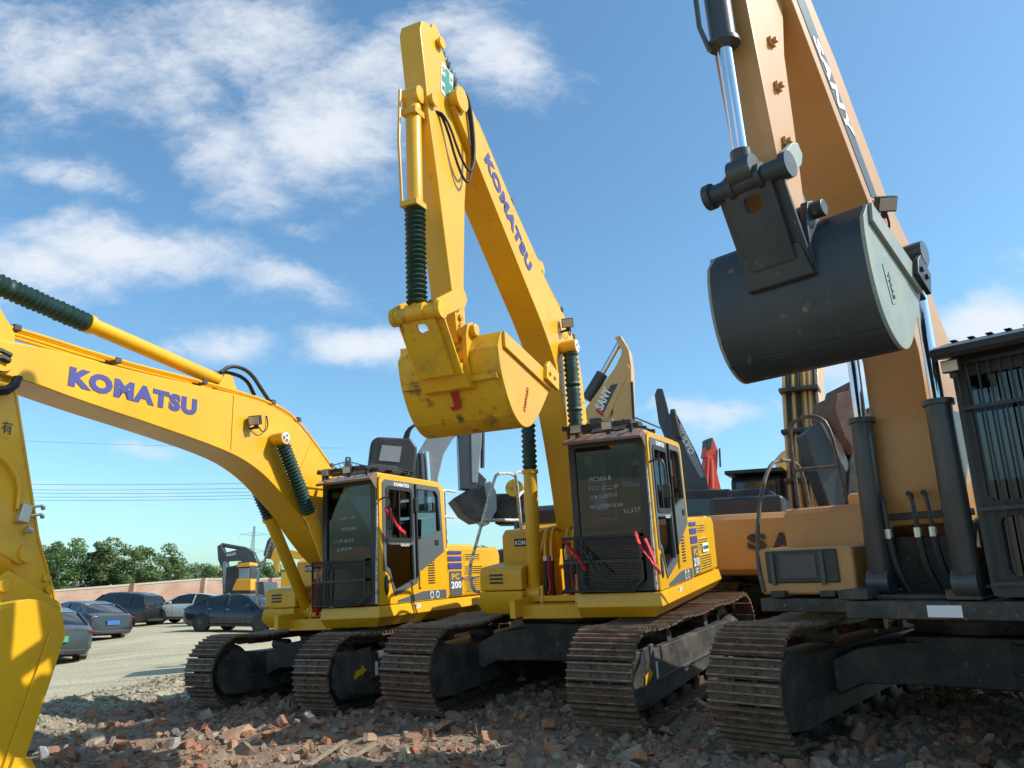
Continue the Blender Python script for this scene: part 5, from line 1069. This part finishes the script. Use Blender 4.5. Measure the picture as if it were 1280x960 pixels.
def mixc(f, a, b_, lo=0, hi=1):
    mr = n.new('ShaderNodeMapRange'); mr.inputs[1].default_value = lo; mr.inputs[2].default_value = hi; l.new(f, mr.inputs[0])
    mx = n.new('ShaderNodeMix'); mx.data_type = 'RGBA'; l.new(mr.outputs[0], mx.inputs[0])
    for s, c in ((6, a), (7, b_)):
        if isinstance(c, tuple): mx.inputs[s].default_value = (*c, 1)
        else: l.new(c, mx.inputs[s])
    return mx.outputs[2]
yard = mixc(noise(.35), (.50, .43, .28), (.38, .33, .22), .4, .65)
yard = mixc(noise(1.0, mapping=((.15, 2.2, 1), (0, 0, R(8)))), yard, (.26, .215, .14), .50, .74)
yard = mixc(noise(2.2, mapping=((.3, 1.6, 1), (0, 0, R(-6)))), yard, (.32, .28, .19), .52, .70)
yard = mixc(noise(14), yard, (.56, .50, .36), .56, .74)
yard = mixc(noise(45), yard, (.22, .19, .13), .58, .72)
soil = mixc(noise(3), (.20, .125, .08), (.31, .23, .155), .4, .65)
soil = mixc(noise(25), soil, (.14, .10, .075), .52, .72)
cc = mixc(at.outputs['Fac'], yard, soil); l.new(cc, b.inputs['Base Color'])
bp = n.new('ShaderNodeBump'); bp.inputs['Strength'].default_value = .9; bp.inputs['Distance'].default_value = .06; l.new(noise(11), bp.inputs['Height']); l.new(bp.outputs[0], b.inputs['Normal'])
me.materials.append(m)

# rubble
def chunkmat():
    m = bpy.data.materials.new('rubble'); n, l = nodes(m); b = n['Principled BSDF']; b.inputs['Roughness'].default_value = .9
    g = n.new('ShaderNodeNewGeometry'); cr = n.new('ShaderNodeValToRGB'); cr.color_ramp.interpolation = 'CONSTANT'
    cols = [(0, (.40, .135, .06)), (.18, (.28, .105, .055)), (.36, (.46, .22, .12)), (.46, (.22, .17, .135)), (.58, (.33, .27, .20)), (.66, (.30, .16, .10)), (.82, (.19, .18, .155)), (.90, (.46, .40, .29)), (.96, (.44, .28, .17))]
    el = cr.color_ramp.elements; el[0].position = 0; el[0].color = (*cols[0][1], 1); el[1].position = cols[1][0]; el[1].color = (*cols[1][1], 1)
    for p_, c_ in cols[2:]: e = el.new(p_); e.color = (*c_, 1)
    l.new(g.outputs['Random Per Island'], cr.inputs[0])
    tc = n.new('ShaderNodeTexCoord'); nz = n.new('ShaderNodeTexNoise'); nz.inputs['Scale'].default_value = 14; nz.inputs['Detail'].default_value = 8; l.new(tc.outputs['Object'], nz.inputs[0])
    mr = n.new('ShaderNodeMapRange'); mr.inputs[1].default_value = .36; mr.inputs[2].default_value = .62; l.new(nz.outputs[0], mr.inputs[0])
    mx = n.new('ShaderNodeMix'); mx.data_type = 'RGBA'; l.new(mr.outputs[0], mx.inputs[0]); l.new(cr.outputs[0], mx.inputs[6]); mx.inputs[7].default_value = (.27, .17, .105, 1); l.new(mx.outputs[2], b.inputs['Base Color'])
    bp = n.new('ShaderNodeBump'); bp.inputs['Strength'].default_value = .7; bp.inputs['Distance'].default_value = .015; nb = n.new('ShaderNodeTexNoise'); nb.inputs['Scale'].default_value = 45; nb.inputs['Detail'].default_value = 6; l.new(tc.outputs['Object'], nb.inputs[0]); l.new(nb.outputs[0], bp.inputs['Height']); l.new(bp.outputs[0], b.inputs['Normal'])
    return m
CM = chunkmat()
def chunk(mb, rnd, c, s, flat=.6):
    """a broken lump: a cut box with knocked corners"""
    ax = V((s*rnd.uniform(.7, 1.5), s*rnd.uniform(.5, 1.0), s*rnd.uniform(.35, .8)*flat/.6))
    rot = Euler((rnd.uniform(-.6, .6), rnd.uniform(-.6, .6), rnd.uniform(0, 6.28))).to_matrix()
    P = []
    for sz in (-1, 1):
        for k in range(6):
            a = k*math.pi/3+rnd.uniform(-.35, .35); rr = rnd.uniform(.8, 1.1)*(1 if sz < 0 else rnd.uniform(.6, 1))
            P.append(V((math.cos(a)*rr*ax.x, math.sin(a)*rr*ax.y, sz*ax.z*rnd.uniform(.6, 1))))
    f = [(5, 4, 3, 2, 1, 0), (6, 7, 8, 9, 10, 11)]+[(k, (k+1) % 6, (k+1) % 6+6, k+6) for k in range(6)]
    mb.add([c+rot @ q for q in P], f)
rnd = random.Random(5)
def in_track(x, y): return False
mb = MB()
for k in range(16000):
    y = 4.9+9*rnd.random()**1.4; x = rnd.uniform(-6.4, 9.0)
    if rnd.random() > rub_mask(x, y)+.04: continue
    chunk(mb, rnd, V((x, y, ground_z(x, y)+mn.fractal(V((x*1.7, y*1.7, 0)), 1, 2, 4)*.05+.005)), .006+.013*rnd.random()**2)
for k in range(70):      # larger slabs, half buried
    y = 5.5+8*rnd.random(); x = rnd.uniform(-5.2, 8)
    if rub_mask(x, y) < .8: continue
    chunk(mb, rnd, V((x, y, ground_z(x, y)+.02)), rnd.uniform(.10, .17), .32)
cnt = 0
while cnt < 17000:
    y = 4.9+10.5*rnd.random()**1.25; x = rnd.uniform(-6.4, 9.5)
    if rnd.random() > rub_mask(x, y)+.02: continue
    if rnd.random() > .35+.65*sstep(-.35, .3, mn.noise(V((x*.8, y*.8, 5))))+(.3 if y < 8 else 0): continue
    s = .014+.048*rnd.random()**2.6+(.06*rnd.random() if rnd.random() < .14 else 0)
    z = ground_z(x, y)+mn.fractal(V((x*1.7, y*1.7, 0)), 1, 2, 4)*.05
    chunk(mb, rnd, V((x, y, z+s*.25)), s); cnt += 1
obj('rubble', mb, CM, smooth=False, kind='stuff')
mb = MB()
for k in range(46):
    y = 5.6+6*rnd.random(); x = rnd.uniform(-4.6, 4.5); z = ground_z(x, y)
    for q in range(rnd.randint(2, 7)):
        a = rnd.uniform(0, 6.28); h = rnd.uniform(.05, .16); w_ = .004; d = V((math.cos(a), math.sin(a), 0))*h*rnd.uniform(.2, .9); b0 = V((x, y, z)); sd_ = V((-math.sin(a), math.cos(a), 0))*w_
        mb.add([b0-sd_, b0+sd_, b0+d*.5+V((0, 0, h*.7))+sd_*.7, b0+d*.5+V((0, 0, h*.7))-sd_*.7, b0+d+V((0, 0, h))], [(0, 1, 2, 3), (3, 2, 4)])
obj('weeds', mb, principled('dry_weed', (.20, .19, .07), .8, var=.4, scale=9), smooth=False, kind='stuff')
# loose clods on the spoil ridge
mb = MB()
for k in range(9000):
    y = rnd.uniform(7.5, 16); x = -6.05+.25*math.sin(y)+rnd.gauss(0, .5); s = .010+.035*rnd.random()**2.5
    chunk(mb, rnd, V((x, y, ground_z(x, y)+mn.fractal(V((x*1.7, y*1.7, 0)), 1, 2, 4)*.02+math.exp(-((x+6.0-.25*math.sin(y))**2)/.35)*sstep(8, 10, y)*(1-sstep(14, 16.5, y))*(.11+.10*mn.noise(V((x*5, y*5, 1)))))), s)
obj('gravel', mb, principled('dusty_clod', (.33, .29, .21), .95, var=.4, scale=6), smooth=False, kind='stuff')
# a few big stones one can point to
for (u, v, s, c, nm, lab) in ((798, 944, .075, (.42, .20, .10), 'brick_chunk', 'orange brick lump in front of the centre machine'), (503, 946, .085, (.50, .33, .22), 'brick_chunk', 'pale orange broken brick at the bottom of the rubble'), (218, 931, .085, (.38, .33, .28), 'stone', 'grey squarish stone in the rubble below the left track'),
                             (55, 940, .08, (.36, .36, .35), 'stone', 'rounded grey white stone beside the yellow bucket tip'), (102, 943, .08, (.25, .26, .26), 'stone', 'dark grey stone with pale veins next to the yellow bucket'), (155, 955, .07, (.55, .28, .14), 'brick_chunk', 'bright orange brick end at the bottom left corner'), (1076, 915, .10, (.22, .12, .09), 'brick_chunk', 'dull red brick lump in front of the right machine')):
    p = pix(u, v, Z=.15); z = ground_z(p.x, p.y); p = pix(u, v, Z=z+.04); mb = MB(); chunk(mb, rnd, V((0, 0, 0)), s, .8)
    o = obj(nm, mb, principled('stone_surface', c, .9, var=.35, scale=18, bump=.5, bscale=50), bevel=.012, smooth=True, label=lab, category='brick' if 'brick' in nm else 'stone'); o.location = (p.x, p.y, z+s*.35)
# broken timber laths
for (u0, v0, u1, v1, lab) in ((380, 948, 432, 925, 'weathered wooden lath lying in the rubble'), (395, 958, 470, 930, 'longer splintered wooden lath beside the other one')):
    a = pix(u0, v0, Z=.2); b_ = pix(u1, v1, Z=.2); mb = MB(); mb.bar((a.x, a.y, ground_z(a.x, a.y)+.07), (b_.x, b_.y, ground_z(b_.x, b_.y)+.09), .05, .02)
    obj('wooden_lath', mb, principled('weathered_wood', (.30, .23, .16), .9, var=.4, scale=20), bevel=.004, label=lab, category='lath')

# ================================================================== light, sky, camera
sd = SUN*math.cos(SUN_EL)+V((0, 0, math.sin(SUN_EL)))
L = bpy.data.lights.new('sun', 'SUN'); L.energy = 3.8; L.angle = R(.53); L.color = (1, .98, .91); lo = bpy.data.objects.new('sun', L); col.objects.link(lo); lo.rotation_euler = sd.to_track_quat('Z', 'Y').to_euler()
w = bpy.data.worlds.new('World'); scene.world = w; w.use_nodes = True; n = w.node_tree.nodes; l = w.node_tree.links; bg = n['Background']
sky = n.new('ShaderNodeTexSky'); sky.sky_type = 'NISHITA'; sky.sun_disc = False; sky.sun_elevation = SUN_EL; sky.sun_rotation = math.atan2(SUN.x, SUN.y); sky.air_density = 1.0; sky.dust_density = 1.0; sky.ozone_density = 1.5
bg.inputs[1].default_value = .122
tc = n.new('ShaderNodeTexCoord'); sx = n.new('ShaderNodeSeparateXYZ'); l.new(tc.outputs['Generated'], sx.inputs[0])
def M(op, a, b=None, c=None):
    q = n.new('ShaderNodeMath'); q.operation = op
    for i, v in enumerate((a, b, c)):
        if v is None: continue
        if isinstance(v, (int, float)): q.inputs[i].default_value = v
        else: l.new(v, q.inputs[i])
    return q.outputs[0]
ay = M('MAXIMUM', M('ABSOLUTE', sx.outputs[1]), .05); PX = M('DIVIDE', sx.outputs[0], ay); PZ = M('DIVIDE', sx.outputs[2], ay)
cv = n.new('ShaderNodeCombineXYZ'); l.new(PX, cv.inputs[0]); l.new(PZ, cv.inputs[1])
wn = n.new('ShaderNodeTexNoise'); wn.inputs['Scale'].default_value = 3.2; wn.inputs['Detail'].default_value = 5; l.new(cv.outputs[0], wn.inputs[0])
wa = n.new('ShaderNodeVectorMath'); wa.operation = 'MULTIPLY_ADD'; l.new(wn.outputs['Color'], wa.inputs[0]); wa.inputs[1].default_value = (.16, .16, 0); l.new(cv.outputs[0], wa.inputs[2])
ws = n.new('ShaderNodeSeparateXYZ'); l.new(wa.outputs[0], ws.inputs[0]); QX, QZ = ws.outputs[0], ws.outputs[1]
nz = n.new('ShaderNodeTexNoise'); nz.inputs['Scale'].default_value = 6.5; nz.inputs['Detail'].default_value = 10; nz.inputs['Roughness'].default_value = .6
mp = n.new('ShaderNodeMapping'); mp.inputs['Rotation'].default_value = (0, 0, R(38)); mp.inputs['Scale'].default_value = (.75, 1.25, 1); l.new(cv.outputs[0], mp.inputs[0]); l.new(mp.outputs[0], nz.inputs[0])
tot = None
# (u, v, half width px, half height px, turn, strength)
for (u, v, a, b_, ang, st) in ((60, 60, 200, 110, 20, .82), (200, 90, 170, 100, 30, .86), (330, 50, 200, 90, 10, .86), (290, 190, 130, 90, 45, .84), (400, 150, 130, 110, 60, .95), (470, 90, 110, 90, 0, .9), (620, 70, 85, 100, -30, 1.0), (560, 20, 120, 60, 0, .75), (90, 210, 100, 30, 20, .7), (330, 250, 70, 40, 0, .65),
                              (170, 325, 190, 42, 10, 1.08), (60, 345, 120, 48, 0, .95), (330, 360, 110, 26, 10, .9), (360, 290, 70, 22, -10, .6), (440, 447, 80, 30, 0, 1.1), (285, 440, 80, 24, 10, .85), (500, 440, 40, 24, 0, .8), (190, 555, 50, 14, 5, .72), (120, 480, 120, 20, 0, .5),
                              (880, 515, 110, 18, 0, .9), (1230, 405, 110, 46, -8, 1.15), (1060, 475, 80, 30, 0, .9), (1180, 560, 90, 40, 0, .8), (700, 520, 80, 18, 0, .6), (120, 615, 120, 10, 0, .55), (500, 640, 160, 14, 0, .5), (-150, 250, 200, 160, 20, .9), (1500, 350, 200, 90, 0, .9)):
    d = pix(u, v, t=1)-V((0, 0, CAMZ)); cx, cz = d.x/d.y+.08, d.z/d.y+.08; k = .94/F*1.20; A, Bv = a*k*1.0, b_*k*1.05; ca, sa = math.cos(R(-ang)), math.sin(R(-ang))
    dx = M('SUBTRACT', QX, cx); dz = M('SUBTRACT', QZ, cz)
    e1 = M('DIVIDE', M('ADD', M('MULTIPLY', dx, ca), M('MULTIPLY', dz, sa)), A); e2 = M('DIVIDE', M('SUBTRACT', M('MULTIPLY', dz, ca), M('MULTIPLY', dx, sa)), Bv)
    g = M('MULTIPLY', M('EXPONENT', M('MULTIPLY', M('ADD', M('MULTIPLY', e1, e1), M('MULTIPLY', e2, e2)), -1.0)), st)
    tot = g if tot is None else M('MAXIMUM', tot, g)
nf = n.new('ShaderNodeTexNoise'); nf.inputs['Scale'].default_value = 24; nf.inputs['Detail'].default_value = 10; nf.inputs['Roughness'].default_value = .66
wp = n.new('ShaderNodeVectorMath'); wp.operation = 'MULTIPLY_ADD'; l.new(nz.outputs['Color'], wp.inputs[0]); wp.inputs[1].default_value = (.12, .12, 0); l.new(mp.outputs[0], wp.inputs[2]); l.new(wp.outputs[0], nf.inputs[0])
nsum = M('ADD', M('MULTIPLY', nz.outputs[0], .62), M('MULTIPLY', nf.outputs[0], .38))
cl = M('ADD', M('MULTIPLY', M('SUBTRACT', nsum, .5), 1.5), M('MULTIPLY', tot, .68))
mr = n.new('ShaderNodeMapRange'); mr.interpolation_type = 'SMOOTHSTEP'; mr.inputs[1].default_value = .16; mr.inputs[2].default_value = .80; mr.inputs[4].default_value = .92; l.new(cl, mr.inputs[0])
mx = n.new('ShaderNodeMix'); mx.data_type = 'RGBA'; l.new(mr.outputs[0], mx.inputs[0])
tint = n.new('ShaderNodeMix'); tint.data_type = 'RGBA'; tint.blend_type = 'MULTIPLY'; tint.inputs[0].default_value = 1; l.new(sky.outputs[0], tint.inputs[6]); tint.inputs[7].default_value = (.76, 1.07, 1.13, 1)
l.new(tint.outputs[2], mx.inputs[6]); mx.inputs[7].default_value = (4.9, 5.15, 5.5, 1)
l.new(mx.outputs[2], bg.inputs[0])

cam = bpy.data.cameras.new('camera'); co = bpy.data.objects.new('camera', cam); col.objects.link(co); co.location = (0, 0, CAMZ); co.rotation_euler = (R(90)+PITCH, 0, 0)
cam.sensor_width = 36; cam.lens = 36*F/1280; cam.clip_end = 3000; cam.clip_start = .05; scene.camera = co
scene.view_settings.view_transform = 'Standard'; scene.view_settings.look = 'None'; scene.view_settings.exposure = .56; scene.view_settings.gamma = 1; scene.view_settings.use_curve_mapping = False
scene.render.resolution_x = 1024; scene.render.resolution_y = 768
